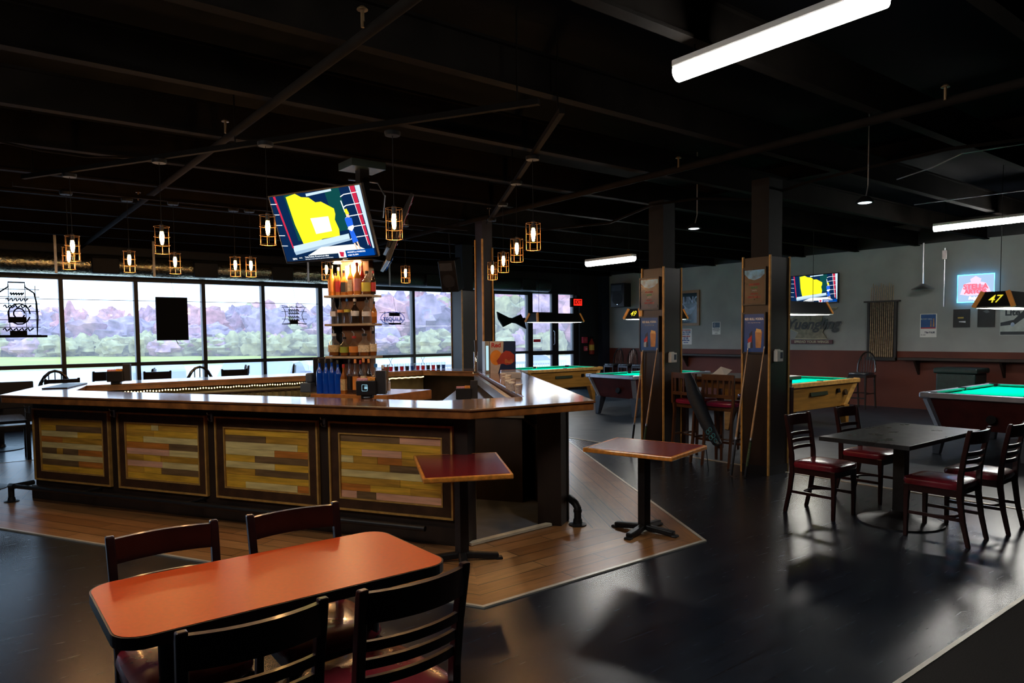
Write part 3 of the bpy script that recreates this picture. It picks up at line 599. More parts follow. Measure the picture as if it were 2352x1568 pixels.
for i, (x, ya, yb, where) in enumerate(((7.045, 4.765, 4.47, 'pillar beside the black table'), (7.105, 6.365, 6.03, 'pillar left of the high table'))):
    t = frame_x('menu_board', 'dark glossy drinks board with painted blue reflection, upper on '+where, 'board', x, ya, yb, 1.90, 2.32, M_blackpl, M_nightp, group='upper pillar boards')
    flat(t, [(0, [(-.85, .86), (.85, .86), (.85, .62), (.5, .42), (0, .32), (-.5, .42), (-.85, .66)])], [M_lblue], -.012)  # blue reflection of the windows, painted on as a band
    for k, (zz, mm, s_) in enumerate(((.10, M_redp, .030), (-.08, M_grn, .026), (-.24, M_txt, .020), (-.42, M_redp, .026), (-.6, M_redp, .03))):
        text(('MARTINIS', 'BOMBS', 'SHOTS', 'DRAFTS', 'HIGH BALLS')[k], s_, mm, t, (0, -.0135, zz*.2), RX, 'menu_line')
    t = frame_x('poster', 'blue energy drink and vodka poster in black frame on '+where, 'poster', x, ya, yb, 1.36, 1.82, M_blackpl, M_bluep, group='blue drink posters')
    text('RED BULL VODKA', .036, M_txt, t, (0, -.0135, .155), RX, 'headline', sx=.80, bold=.0012)
    text('Vodka, energy drink and a wedge', .012, M_txt, t, (0, -.0135, .115), RX, 'small_print')
    flat(t, [(0, [(-.42, -.05), (-.15, .12), (-.08, -.72), (-.38, -.76)]), (1, [(-.55, -.32), (-.18, -.1), (-.2, -.45), (-.5, -.5)]), (2, [(.1, .08), (.68, .08), (.6, -.72), (.16, -.72)]), (3, [(.2, .22), (.62, .16), (.6, .02), (.14, .04)]), (4, [(-.55, -.5), (-.3, -.42), (-.32, -.74), (-.55, -.72)])], [M_dkblue, M_redp, M_orp, mat('lemon_print', (.75, .5, .2), .5), M_silvp], -.012)
    px_, pz = (7.19, 1.335) if i == 0 else (7.26, 1.285)
    yy = 4.44 if i == 0 else 5.98
    t = thing('thermostat', 'white thermostat box on the '+where, 'thermostat', (px_, yy-.004, pz), 0, 'white thermostats')
    b = MB(); b.box(-.058, -.05, -.065, .058, 0, .06); b.box(-.045, -.04, .06, .02, 0, .072); b.build('case', M_white, t, bevel=.006)
    MB().box(.0, -.052, -.03, .045, -.049, .04).build('display', M_dkblue, t)
def cue(label, tip, butt, wrap=True, group='pool cues leaning on the pillars'):
    tip, butt = Vector(tip), Vector(butt); t = thing('pool_cue', label, 'cue', butt, 0, group); d = tip-butt
    MB().tube([d*.0, d*.04, d*.28], [.014, .015, .0135], 8).build('butt', M_blackpl, t, True)
    MB().tube([d*.28, d*.30], .0136, 8).build('collar', M_steel, t, True)
    MB().tube([d*.30, d*.985], [.0125, .0065], 8).build('shaft', mat('ash_cue_shaft', (.48, .29, .14), .35, var=.2, scale=20), t, True)
    MB().tube([d*.985, d], .0066, 8).build('tip', M_white, t, True)
    if wrap: MB().tube([d*.08, d*.27], .0148, 8).build('wrap', mat('green_flecked_wrap', (.05, .08, .035), .6, var=.9, scale=90), t, True)
    return t
cue('pool cue leaning on left edge of pillar beside the black table', (7.022, 4.685, 1.42), (6.74, 4.70, .01), False)
cue('pool cue with green wrap leaning on pillar beside the black table', (7.025, 4.48, 1.44), (6.78, 4.545, .01))
cue('pool cue leaning on left edge of pillar left of the high table', (7.09, 6.30, 1.38), (7.02, 6.45, .01), False)
cue('pool cue with green wrap leaning on pillar left of the high table', (7.09, 6.06, 1.41), (6.96, 6.20, .01))

# ---- high table between the pillars with stools, papers, bottle and cue case
t = thing('high_table', 'brown high table between the two cased pillars', 'table', (7.92, 5.45, 0))
b = MB(); b.box(-.48, -.62, 1.0, .48, .62, 1.045); b.build('tabletop', mat('brown_high_top', (.10, .045, .018), .3, var=.3, coat=.4), t, bevel=.006)
b = MB(); b.box(-.40, -.54, .90, .40, .54, 1.0); b.build('apron', mat('oak_apron', (.16, .075, .02), .4, var=.3), t)
for sx in (-1, 1):
    for sy in (-1, 1): MB().box(sx*.38-.035, sy*.52-.035, 0, sx*.38+.035, sy*.52+.035, .9).build('leg', M_mahog, t)
s0 = chair('bar_stool', 'mission back stool with purple red seat in front of high table, nearest the cased pillar', 'stool', .76, 1.10, mat('brown_stool_wood', (.07, .028, .012), .35, var=.3), mat('purple_red_vinyl', (.20, .012, .05), .2, coat=.6), 'mission', (7.33, 5.18, 0), PI/2+.1)
s0['group'] = 'stools at the high table'; s0.rotation_euler.z = -PI/2+.1
dup(s0, (7.36, 5.66, 0), -PI/2-.15, 'mission back stool with purple red seat at high table, beside the cue case')
dup(s0, (8.55, 5.55, 0), PI/2, 'mission back stool on far side of the high table')
t = thing('cue_case', 'dark blue soft cue case with cyan hexagon print leaning by the stools', 'cue case', (6.88, 4.99, .0))
b = MB(); b.tube([(.10, .50, 1.10), (.07, .38, .85), (.03, .16, .52), (.0, .0, .33)], [.045, .085, .075, .055], 10); b.build('bag', M_cuebag, t, True)
b = MB()
for k, (u, v) in enumerate(((0, 0), (.055, .03), (.0, .065), (.06, .10), (.01, .135))):
    c_ = Vector((-.045, .02+v*.5-.02, .36+v*.9)); b.tube([c_+Vector((-.02, (u-.03)+.024*math.cos(a*PI/3), .026*math.sin(a*PI/3))) for a in range(6)], .0025, 5, closed=True)
b.build('hexagon_print', M_cyan, t)
MB().tube([(.0, -.02, .31), (.0, 0, .34)], .05, 10).build('base_cap', M_blackpl, t, True)
MB().tube([(-.05, .12, .30), (-.02, .1, .0)], .006, 6).build('strap', M_cuebag, t)
t = thing('paper', 'crumpled white paper standing on the high table', 'paper', (7.62, 5.50, 1.046), -.6)
b = MB(); b.add([(-.20, -.02, .0), (-.08, .0, .035), (.03, .02, .12), (.17, .0, .075), (.06, -.05, .0), (-.12, -.06, .005)], [(0, 1, 5), (1, 2, 4, 5), (2, 3, 4)]); o = b.build('sheet', M_paper, t)
md = o.modifiers.new('thickness', 'SOLIDIFY'); md.thickness = .002
def bottle(name, label, cat, p, h, r, gm, lm=None, cap=None, liquid=None, shoulder=.62, neck=.3, square=False, group=None, lz=(.12, .5), glow=None, pour=False):
    t = thing(name, label, cat, p, 0, group); n = 4 if square else 14; rn = r*neck
    k = h
    prof = [(r*.96, 0), (r, .01), (r, k*(shoulder-.06)), (r*.85, k*shoulder), (rn*1.15, k*(shoulder+.12)), (rn, k*(shoulder+.17)), (rn, k*.90)]
    b = MB(Matrix.Rotation(PI/4+YAWB, 4, 'Z') if square else None); b.lathe(prof, n); b.build('glass', gm, t, not square)
    if liquid: b = MB(Matrix.Rotation(PI/4+YAWB, 4, 'Z') if square else None); b.lathe([(r*.9, .006), (r*.92, k*shoulder*.55)], n); b.build('liquid', liquid, t, not square)
    b = MB(); b.lathe([(rn*1.25, k*.88), (rn*1.25, k*.985), (rn*.9, k)], 10); b.build('cap', cap or M_blackpl, t, True)
    if lm:
        b = MB(Matrix.Rotation(PI/4+YAWB, 4, 'Z') if square else None); b.lathe([(r*1.03, k*lz[0]), (r*1.03, k*lz[1])], n); b.build('label_band', lm, t, not square)
    if pour: MB().tube([(0, 0, k), (.0, 0, k+.025), (-.02, .01, k+.05)], .005, 6).build('pourer', M_steel, t, True)
    return t
YAWB = -.9
G_clear = glassy('clear_bottle_glass', (.93, .95, .96), haze=.10, hz=(.7, .75, .85), gl=.10)
G_blue = mat('cobalt_bottle_glass', (.004, .045, .34), .12, var=.25, coat=.5, emit=(.0, .06, .4), est=.08)
G_amber = mat('amber_bottle_glass', (.38, .13, .02), .15, var=.4, coat=.5)
G_dark = mat('dark_bottle_glass', (.03, .018, .012), .12, var=.3, coat=.5)
L_amber = mat('amber_spirit', (.30, .09, .012), .2, var=.3)
bottle('bottle', 'clear bottle with yellow cap standing on the high table', 'bottle', (7.60, 5.02, 1.046), .30, .035, G_clear, mat('dark_label', (.03, .03, .03), .5, var=.8, scale=60), M_yelp, lz=(.08, .45))

# ---- pool tables and their hanging lights
def pool_table(label, cx, cy, cab, frame, corner, legm):
    t = thing('pool_table', label, 'pool table', (cx, cy, 0), 0, 'coin operated pool tables'); hx, hy = 1.17, .64
    b = MB(); vs = []
    for x, y, z in ((hx-.06, hy-.06, .74), (hx-.22, hy-.15, .34)):
        vs += [(-x, -y, z), (x, -y, z), (x, y, z), (-x, y, z)]
    b.add(vs, [(0, 1, 2, 3), (7, 6, 5, 4), (0, 4, 5, 1), (1, 5, 6, 2), (2, 6, 7, 3), (3, 7, 4, 0)]); b.build('cabinet', cab, t, bevel=.008)
    O = rrect(hx, hy, .03, 2); I = rrect(hx-.10, hy-.10, .03, 2)
    b = MB(); b.ring(O, I, .735, .80); b.build('rail_frame', frame, t, bevel=.006)
    b = MB(); b.prism(rrect(hx-.1, hy-.1, .03, 2), .73, .765); b.build('cloth_bed', M_felt, t)
    for q in range(6):
        b = MB()
        if q < 4:
            sx = 1 if q % 2 else -1; sy = 1 if q < 2 else -1; xa, xb = sx*.07, sx*(hx-.17)
            ya = sy*(hy-.10); yb = sy*(hy-.15)
            b.add([(xa, ya, .765), (xb, ya, .765), (xb, ya, .802), (xa, ya, .802), (xa+sx*.03, yb, .785), (xb-sx*.04, yb, .785), (xb-sx*.04, yb, .80), (xa+sx*.03, yb, .80)], [(0, 1, 2, 3), (4, 7, 6, 5), (3, 2, 6, 7), (0, 4, 5, 1), (0, 3, 7, 4), (1, 5, 6, 2)])
        else:
            sx = 1 if q == 4 else -1; xa = sx*(hx-.10); xb = sx*(hx-.15); ya, yb = -(hy-.17), (hy-.17)
            b.add([(xa, ya, .765), (xa, yb, .765), (xa, yb, .802), (xa, ya, .802), (xb, ya+.04, .785), (xb, yb-.04, .785), (xb, yb-.04, .80), (xb, ya+.04, .80)], [(0, 1, 2, 3), (4, 7, 6, 5), (3, 2, 6, 7), (0, 4, 5, 1), (0, 3, 7, 4), (1, 5, 6, 2)])
        b.build('cushion', M_felt_d, t)
    for x, y in ((-hx, -hy), (hx, -hy), (-hx, hy), (hx, hy)):
        sx, sy = (1 if x > 0 else -1), (1 if y > 0 else -1)
        MB().box(x-sx*.13, y-sy*.13, .728, x+sx*.006, y+sy*.006, .806).build('corner_cap', corner, t, bevel=.02)
        MB().lathe([(.055, .745), (.055, .8085)], 14, (x-sx*.115, y-sy*.115, 0)).build('pocket', M_black, t, True)
        b = MB(); b.bar((x-sx*.07, y-sy*.07, .73), (x-sx*.24, y-sy*.17, .33), .075, .075); b.build('corner_strip', corner, t)
        b = MB(); post(b, [(x-sx*.20, y-sy*.15, 0), (x-sx*.26, y-sy*.17, .36)], [.08, .17], [.08, .15]); b.build('leg', legm, t, bevel=.006)
    for sy in (-1, 1): MB().lathe([(.05, .745), (.05, .8085)], 14, (0, sy*(hy-.08), 0)).build('pocket', M_black, t, True)
    # coin slide, ball window and round lock on the long side and round return on the short side
    TT = Matrix.Translation((0, -hy+.075, .60)) @ Matrix.Rotation(-.22, 4, 'X')
    MB(TT).box(-.30, -.012, -.03, .22, .01, .03).build('ball_window', mat('dark_green_window', (.02, .03, .015), .3), t)
    MB(TT).box(.52, -.03, -.02, .60, .01, .05).build('coin_slide', M_black, t)
    b = MB(TT); b.tube([(.80, .03, -.02), (.80, -.018, -.02)], .05, 18); b.build('ball_return', mat('dark_brown_ring', (.05, .03, .01), .4), t)
    TT = Matrix.Translation((-hx+.10, 0, .50)) @ Matrix.Rotation(.34, 4, 'Y')
    b = MB(TT); b.tube([(.04, -.15, -.0), (-.012, -.15, 0)], .055, 18); b.build('ball_return', M_black, t)
    b = MB(TT); b.tube([(.0, .2, .13), (-.014, .2, .13)], .012, 10); b.build('lock', M_steel, t)
    return t
pool_table('maroon pool table with silver corners at the right edge', 10.97, 3.365, M_maroon, M_silver, M_silver, mat('grey_blue_leg', (.06, .075, .10), .4))
pool_table('golden oak pool table beside the brown pillar, in front of wall television', 10.94, 6.53, M_yel, M_rail_w, M_rail_w, M_yel)
pool_table('maroon pool table with silver corners behind the left cased pillar', 11.12, 9.72, M_maroon, M_silver, M_silver, mat('dark_leg_paint', (.03, .035, .05), .4))
pool_table('golden oak pool table farthest away, close to entrance door', 11.15, 12.86, M_yel, M_rail_w, M_rail_w, M_yel)
M_lampw = emis('billiard_lamp_diffuser', (1, .97, .9), LAMP_E)
def billiard_light(label, cx, cy, num):
    t = thing('billiard_light', label, 'lamp', (cx, cy, 1.89), 0, 'billiard lights hanging over pool tables'); hx, hy, tx, ty, h = .72, .235, .66, .15, .20
    b = MB(); b.add([(-hx, -hy, 0), (hx, -hy, 0), (hx, hy, 0), (-hx, hy, 0), (-tx, -ty, h), (tx, -ty, h), (tx, ty, h), (-tx, ty, h)], [(4, 5, 6, 7), (0, 1, 5, 4), (1, 2, 6, 5), (2, 3, 7, 6), (3, 0, 4, 7)]); b.build('shade', M_blackpl, t)
    MB().box(-hx+.03, -hy+.03, -.012, hx-.03, hy-.03, .01).build('diffuser', M_lampw, t)
    MB().ring([(-hx-.004, -hy-.004), (hx+.004, -hy-.004), (hx+.004, hy+.004), (-hx-.004, hy+.004)], [(-hx+.03, -hy+.03), (hx-.03, -hy+.03), (hx-.03, hy-.03), (-hx+.03, hy-.03)], -.012, .004).build('lower_rim', M_white, t)
    for sx in (-1, 1):
        for sy in (-1, 1): MB().bar((sx*(hx+.004), sy*hy*.95, .0), (sx*(tx+.004), sy*ty*.93, h), .05, .035, (1, 0, 0)).build('corner_batten', mat('orange_wood_batten', (.80, .30, .06), .4, emit=(.8, .3, .06), est=.12), t)
    if num: text(num, .145, mat('yellow_lit_numerals', (.9, .75, .02), .4, emit=(.95, .8, .05), est=.9), t, (-hx+.022, 0, .10), (PI/2-.27, 0, -PI/2), 'numerals', shear=.25, bold=.0005)
    for x in (-.5, .5): MB().tube([(x, 0, h), (x, 0, 1.855)], .004, 5).build('chain', M_black, t)
    return t
billiard_light('billiard lamp numbered 47 over the pool table at right edge', 11.22, 3.42, '47')
billiard_light('billiard lamp over golden oak table, in front of wall television', 10.96, 6.40, '')
billiard_light('billiard lamp numbered 49 over maroon table behind cased pillar', 11.32, 9.70, '49')
billiard_light('billiard lamp silhouetted against the entrance windows', 11.22, 12.72, '')

# ---- fluorescent fixtures
M_tube = emis('fluorescent_diffuser', (1, .985, .93), TUBE_E)
def tube_light(label, x, y0, y1, z=3.17):
    t = thing('fluorescent_light', label, 'lamp', (x, (y0+y1)/2, z), 0, 'fluorescent ceiling lights'); L_ = (y1-y0)/2
    MB().tube([(0, -L_, 0), (0, -L_+.01, 0), (0, L_-.01, 0), (0, L_, 0)], .055, 14).build('diffuser', M_tube, t, True)
    b = MB(); b.box(-.06, -L_-.004, .02, .06, L_+.004, .065); b.build('housing', M_white, t, bevel=.01)
    for s_ in (-.8, .8): MB().tube([(0, s_*L_, .06), (0, s_*L_, 3.75-z)], .006, 6).build('hanger', M_black, t)
    return t
tube_light('bright fluorescent batten nearest the camera at top right', 3.51, 1.62, 2.84)
tube_light('fluorescent batten at right edge of the picture above pool table', 11.97, 3.2, 4.72)
tube_light('small distant fluorescent batten left of the cased pillar', 8.56, 7.80, 8.86, 2.80)
tube_light('added unseen fluorescent batten lighting the orange table from above', .0, 2.1, 3.3)  # fixture added out of view so the orange table is lit
tube_light('added unseen fluorescent batten lighting the bar panels, beyond the left edge', -.9, 4.55, 5.77)  # extra fixture outside the frame, put in to brighten the bar panels
def spot(label, x, y, z):
    t = thing('ceiling_lamp', label, 'lamp', (x, y, z), 0, 'small round ceiling lamps')
    MB().lathe([(.035, .05), (.085, .0), (.088, -.01)], 18).build('shade', M_black, t, True)
    MB().lathe([(0, -.018), (.05, -.014), (.08, -.004)], 18).build('bulb', emis('cool_lamp_glass', (.75, .9, 1), 5.), t, True)
    MB().tube([(.02, 0, .05), (.06, 0, .16), (.06, 0, 3.75-z)], .007, 6).build('stem', M_steel, t)
spot('small cool round lamp above left cased pillar', 7.0, 5.42, 2.85); spot('small cool round lamp under the ceiling at upper right', 7.0, 3.39, 2.85)

# ---- caged filament pendants following the outline of the bar
M_bulb = emis('filament_bulb_glass', (1, .50, .14), BULB_E); M_cage = mat('bronze_cage_wire', (.14, .075, .03), .4, .7, var=.2)
def pendant():
    t = thing('pendant_lamp', 'x', 'lamp', (0, 0, 0), 0, 'caged filament pendants around the bar')
    b = MB(); b.lathe([(.0, -.055), (.011, -.05), (.016, -.02), (.020, .02), (.015, .05), (.012, .062)], 10); b.build('bulb', M_bulb, t, True)
    b = MB(); b.lathe([(.017, .06), (.017, .115), (.008, .125)], 10); b.build('socket', M_iron, t, True)
    for z in (-.125, -.055, .015, .10): MB().tube([(.062*math.cos(2*PI*k/18), .062*math.sin(2*PI*k/18), z) for k in range(18)], .0024, 5, closed=True).build('cage_ring', M_cage, t)
    for k in range(6): a = 2*PI*k/6+.3; MB().tube([(.062*math.cos(a), .062*math.sin(a), -.125), (.062*math.cos(a), .062*math.sin(a), .10)], .0024, 5).build('cage_wire', M_cage, t)
    MB().tube([(0, 0, .12), (0, 0, .655)], .003, 5).build('cord', M_black, t)
    MB().lathe([(.055, .635), (.06, .65), (.06, .665)], 16).build('canopy', M_black, t, True)
    return t
PEND = [((2.62, 4.78), 'pendant over the near left bar edge, right of big television'), ((1.96, 5.61), 'pendant over the bar front, touching left edge of big television'), ((1.42, 6.67), 'pendant over the bar front, between the television and leftmost pair'), ((.88, 7.71), 'larger of the two overlapping pendants at far left'),
        ((.95, 8.66), 'smaller of the two overlapping pendants at far left'), ((1.52, 8.71), 'pendant above the gap between far left pair and third window'), ((1.97, 8.66), 'small pendant over the far bar, right below the second front pendant'), ((2.64, 8.70), 'left of the two small pendants left of the bottle tower'), ((2.81, 8.66), 'right of the two small pendants left of the bottle tower'),
        ((3.77, 8.68), 'pendant touching the left side of the lit top shelf bottles'), ((4.88, 8.61), 'small pendant over far bar, right of the bottle tower'), ((3.94, 4.74), 'pendant over the right bar side, nearest the camera'), ((4.44, 5.60), 'second pendant over the right bar side'), ((5.04, 6.61), 'third pendant over the right bar side'), ((5.59, 7.57), 'fourth pendant over right bar side, touching the brown post')]
p0 = pendant(); pc = 0
for (x, y), lb in PEND:
    pc += 1
    o = p0 if pc == 1 else dup(p0, (0, 0, 0))
    o.location = (x, y, 2.45); o['label'] = 'caged filament '+lb
    ld = bpy.data.lights.new('filament', 'POINT'); ld.energy = BULB_W; ld.color = (1, .52, .20); ld.shadow_soft_size = .03
    lo = bpy.data.objects.new('filament', ld); col.objects.link(lo); lo.location = (0, 0, -.10); lo.parent = o
for a, c_, lb in (((3.11, 3.67), (.56, 8.23), 'along the long panelled front of the bar'), ((.5, 8.66), (5.95, 8.66), 'along the far side above the bar'), ((3.36, 3.72), (5.85, 8.02), 'along the right side above the bar')):
    t = thing('ceiling_rail', 'black rail carrying pendants, '+lb, 'rail', (a[0], a[1], 3.14), 0, 'black ceiling rails'); d = Vector((c_[0]-a[0], c_[1]-a[1], 0))
    MB().bar((0, 0, 0), d, .04, .04).build('rail', M_joist, t)
    for f_ in (.03, .5, .97): MB().tube([d*f_, d*f_+Vector((0, 0, .61))], .006, 6).build('hanger', M_joist, t)
# ceiling pipes with sprinkler heads
for nm, a, c_, r in (('left', (1.83, -2.5, 3.245), (1.83, 15.1, 3.245), .03), ('right', (5.55, -2.5, 3.245), (6.15, 15.0, 3.245), .035)):
    t = thing('sprinkler_pipe', 'black sprinkler pipe running under the joists on the '+nm, 'pipe', a)
    d = Vector(c_)-Vector(a); MB().tube([(0, 0, 0), d], r, 10).build('pipe', M_joist, t, True)
    for yy in ((3.55, 6.01, 9.5) if nm == 'left' else (2.18, 4.64, 8.)):
        q = d*((yy+2.5)/d.y); b = MB(); b.tube([q+Vector((-.05, 0, 0)), q+Vector((-.05, 0, .09))], .010, 6); b.lathe([(.03, .09), (.03, .095), (.012, .11)], 10, tuple(q+Vector((-.05, 0, 0)))); b.build('sprinkler_head', mat('brass', (.12, .07, .03), .5, .5), t)
def wire(label, pts, r, m=None, cat='cable'):
    o = MB().tube(pts, r, 6).build('cable', m or M_black, None, True); return tag(o, label, cat, 'ceiling cables')
wire('long drooping cable bundle under the ceiling above cased pillars', [onz(1240, 528, 3.2), onz(1400, 512, 3.16), onz(1500, 470, 3.18), onz(1600, 456, 3.2), onz(1740, 458, 3.16), onz(1850, 420, 3.2), onz(1920, 402, 3.2), onz(2050, 372, 3.18), onz(2180, 342, 3.2), onz(2352, 320, 3.2)], .016, M_joist)
wire('thin pale cable looping up to the ceiling at upper right', [onz(2060, 412, 3.1), onz(2140, 385, 3.1), onz(2210, 352, 3.15), onz(2352, 330, 3.2)], .006, M_steel)
wire('thin cable crossing above the right hand fluorescent batten', [onz(2100, 470, 3.2), onz(2210, 455, 3.16), onz(2352, 437, 3.2)], .007, M_steel)
wire('cable sagging from ceiling at upper left', [onz(0, 325, 3.3), onz(90, 345, 3.25), onz(200, 360, 3.24), onz(345, 362, 3.3)], .010, M_joist)

# ================================================================== BOTTLE TOWER AND BACK BAR IN THE MIDDLE OF THE BAR
TOW = Vector((2.80, 6.92, 0))            # left front corner of the back bar platform, front runs along the long bar side
TU = Vector((.545, -.838, 0)); TN = Vector((-.838, -.545, 0)); TROT = math.atan2(TU.y, TU.x)
def tw(u, v, z): return TOW+TU*u-TN*v+Vector((0, 0, z))        # u along the front, v away from the front
def hit(x, y, v):                                               # u of the point seen at x on the plane v behind the front
    p = onp(x, y, tuple(tw(0, v, 0))[:2], (TU.x, TU.y)); return (p-TOW).dot(TU), p.z
PZ = 1.025
t = thing('back_bar_platform', 'orange brown wooden back bar platform under the liquor bottles', 'counter', TOW, TROT)
ur = hit(889, 900, 0)[0]
b = MB(); b.prism([(0, 0), (ur, 0), (ur+.12, .75), (0, .75)], PZ-.10, PZ); b.build('platform', mat('amber_brown_wood', (.42, .16, .04), .3, var=.35, coat=.3), t, bevel=.006)
b = MB(); b.box(.05, .06, 0, ur-.02, .68, PZ-.10); b.build('cabinet', M_base, t)
TV0 = .12                                                        # the tower stands this far behind the front edge
ua, za = hit(747, 677, TV0); ub, zb = hit(858, 676, TV0); z3 = hit(800, 818, TV0)[1]; z2 = hit(800, 743, TV0)[1]; z1 = hit(800, 677, TV0)[1]
t = thing('bottle_tower', 'tall brown shelf tower with three bottle shelves, lit at the top', 'shelf', tw(ua, TV0, PZ), TROT); W_ = ub-ua
MB().box(.10, .14, 0, W_-.13, .22, 2.36-PZ).build('core', mat('warm_brown_core', (.16, .07, .03), .5, var=.2), t)
MB().box(-.012, .12, 0, .01, .24, z1-PZ).build('side_panel', mat('slate_side_panel', (.05, .06, .08), .5), t)
MB().box(.01, .22, 0, W_-.13, .24, 2.36-PZ).build('back_panel', mat('dark_back_panel', (.02, .018, .02), .5), t)
for z in (z1, z2, z3): MB().box(-.012, -.01, z-PZ-.022, W_-.035, .22, z-PZ).build('shelf', mat('pale_shelf_wood', (.45, .34, .22), .5, var=.2), t, bevel=.002)
MB().box(-.01, -.0, 2.36-PZ, W_, .26, 2.42-PZ).build('canopy', M_black, t)
MB().box(.17, .115, z1-PZ+.03, .33, .128, z1-PZ+.30).build('sign_card', mat('pale_pink_card', (.8, .6, .48), .7), t)
MB().lathe([(.03, 0), (.045, -.02), (.0, -.022)], 14, (.10, .08, 2.36-PZ)).build('down_light', emis('down_light_lens', (1, .62, .3), 30), t)
MB().lathe([(.03, 0), (.045, -.02), (.0, -.022)], 14, (.33, .08, 2.36-PZ)).build('down_light', MATS['down_light_lens'], t)
lo = bpy.data.lights.new('shelf_spot', 'POINT'); lo.energy = 22; lo.color = (1, .58, .26); lo.shadow_soft_size = .03
oo = bpy.data.objects.new('shelf_spot', lo); col.objects.link(oo); oo.parent = t; oo.location = (.21, .04, 2.31-PZ)
G_warm = mat('amber_lit_spirit_glass', (.70, .26, .05), .15, var=.4, coat=.5); G_red = mat('red_bottle_glass', (.45, .03, .02), .15, var=.3, coat=.4)
Lb = dict(orange=mat('orange_label', (.75, .27, .05), .5), red=mat('red_label', (.6, .03, .03), .5), cream=mat('cream_label', (.75, .62, .42), .6, var=.25, scale=60), olive=mat('olive_label', (.35, .42, .06), .5), tan=mat('tan_label', (.6, .42, .2), .5, var=.3, scale=50), black=mat('black_label', (.02, .02, .022), .4), white=mat('white_label', (.75, .75, .78), .5, var=.15, scale=60), pink=mat('pink_label', (.7, .25, .25), .5), yellow=mat('yellow_label', (.7, .6, .08), .5))
def shelf_bottle(x, ybot, ytop, wpx, v, z, gm, lm, cap, label, group, liquid=None, square=False, shoulder=.6, lz=(.12, .5), pour=False):
    u, _ = hit(x, ybot, v); p = tw(u, v, z); dep = (p-EYE).dot(FW); h = (ybot-ytop)/FPX*dep; r = wpx*1.12/FPX*dep/2
    return bottle('bottle', label, 'bottle', p, h, r, gm, lm, cap, liquid, shoulder, .33, square, group, lz, pour=pour)
CB, CW_, CR, CO, CG = M_blackpl, M_white, mat('red_cap', (.5, .03, .03), .4), mat('orange_cap', (.75, .28, .06), .4), mat('blue_cap', (.03, .2, .6), .4)
g = 'liquor bottles on the lit top shelf'
for x, yt, wp, gm, lm, cap, lb in ((763, 607, 16, G_warm, 'orange', CB, 'glowing bottle with orange label at left end of top shelf'), (778, 612, 13, G_warm, 'red', CW_, 'glowing bottle with red label, second on the top shelf'),
        (791, 618, 14, G_warm, 'black', CB, 'amber bottle with slanted dark label, third on the top shelf'), (806, 606, 13, G_warm, 'cream', CW_, 'amber bottle with cream label in the middle of top shelf'),
        (821, 602, 15, G_warm, 'pink', CR, 'tall amber bottle with pinkish label on the top shelf'), (843, 622, 22, G_clear, 'yellow', CB, 'round clear bottle with dark stopper right on the top shelf'), (858, 622, 10, G_dark, 'red', CR, 'slim dark bottle with red cap at right end of top shelf')):
    shelf_bottle(x, 676, yt, wp, TV0+.05, z1+.001, gm, Lb[lm], cap, lb, g, L_amber if gm is G_clear else None, square=(wp in (14, 13)))
for x, yt, wp, gm, lm, cap, lb in ((771, 624, 11, G_warm, 'orange', CB, 'half hidden amber bottle behind the red labelled one'), (832, 600, 12, G_red, 'red', CO, 'red bottle in the back row of the top shelf')):
    shelf_bottle(x, 676, yt, wp, TV0+.105, z1+.001, gm, Lb[lm], cap, lb, g)
g = 'liquor bottles on the middle shelf'
for x, yt, wp, gm, lm, cap, lb in ((768, 683, 16, G_clear, 'white', CB, 'square clear bottle at left end of the middle shelf'), (783, 683, 13, G_clear, 'orange', CB, 'clear bottle with faint orange label on the middle shelf'), (798, 682, 13, G_clear, 'yellow', CG, 'clear bottle with faint yellow label on the middle shelf'),
        (816, 683, 17, G_dark, 'white', CW_, 'dark bottle with curved white mark on the middle shelf'), (843, 686, 20, G_clear, 'white', CB, 'frosted clear bottle right on the middle shelf'), (860, 690, 11, G_amber, 'orange', CB, 'slim orange liqueur bottle at right end of middle shelf')):
    shelf_bottle(x, 740, yt, wp, TV0+.06, z2+.001, gm, Lb[lm], cap, lb, g, square=(x == 768), lz=(.45, .56) if wp == 13 else (.3, .5), pour=True)
g = 'liquor bottles on the lowest tower shelf'
for x, yt, wp, gm, lm, cap, lb in ((768, 762, 24, G_clear, 'tan', CW_, 'round shouldered bottle with oval tan label on lowest shelf'), (792, 770, 19, G_clear, 'olive', CB, 'bottle with oval olive green label on the lowest shelf'), (814, 768, 21, G_clear, 'orange', CR, 'bottle with oval orange label on the lowest shelf'),
        (838, 762, 26, G_clear, 'cream', CB, 'wide bottle with large cream label on the lowest shelf'), (858, 756, 14, G_clear, 'cream', CB, 'clear bottle with cream label at right end of lowest shelf')):
    shelf_bottle(x, 814, yt, wp, TV0+.06, z3+.001, gm, Lb[lm], cap, lb, g, L_amber, pour=True, lz=(.18, .48))
g = 'blue flavoured vodka bottles on the platform'
for i, x in enumerate((735, 750, 763, 777)):
    shelf_bottle(x, 892, 813+(0, 0, -2, 2)[i], 14, .05, PZ+.001, G_blue, None, CB, ('leftmost', 'second', 'third', 'rightmost')[i]+' of the four cobalt blue vodka bottles', g, pour=False, shoulder=.64)
    o = [q for q in bpy.data.objects if q.get('label', '').endswith('cobalt blue vodka bottles')][-1]
    b = MB(Matrix.Rotation(TROT, 4, 'Z')); b.xz([(.013*math.cos(a*PI/5), .085+.013*math.sin(a*PI/5)) for a in range(10)], -.0295, -.0285); b.build('fruit_print', (mat('dim_fruit_print', (.3, .1, .15), .5), Lb['white'], Lb['pink'], MATS['dim_fruit_print'])[i], o)
g = 'liquor bottles standing on the back bar platform'
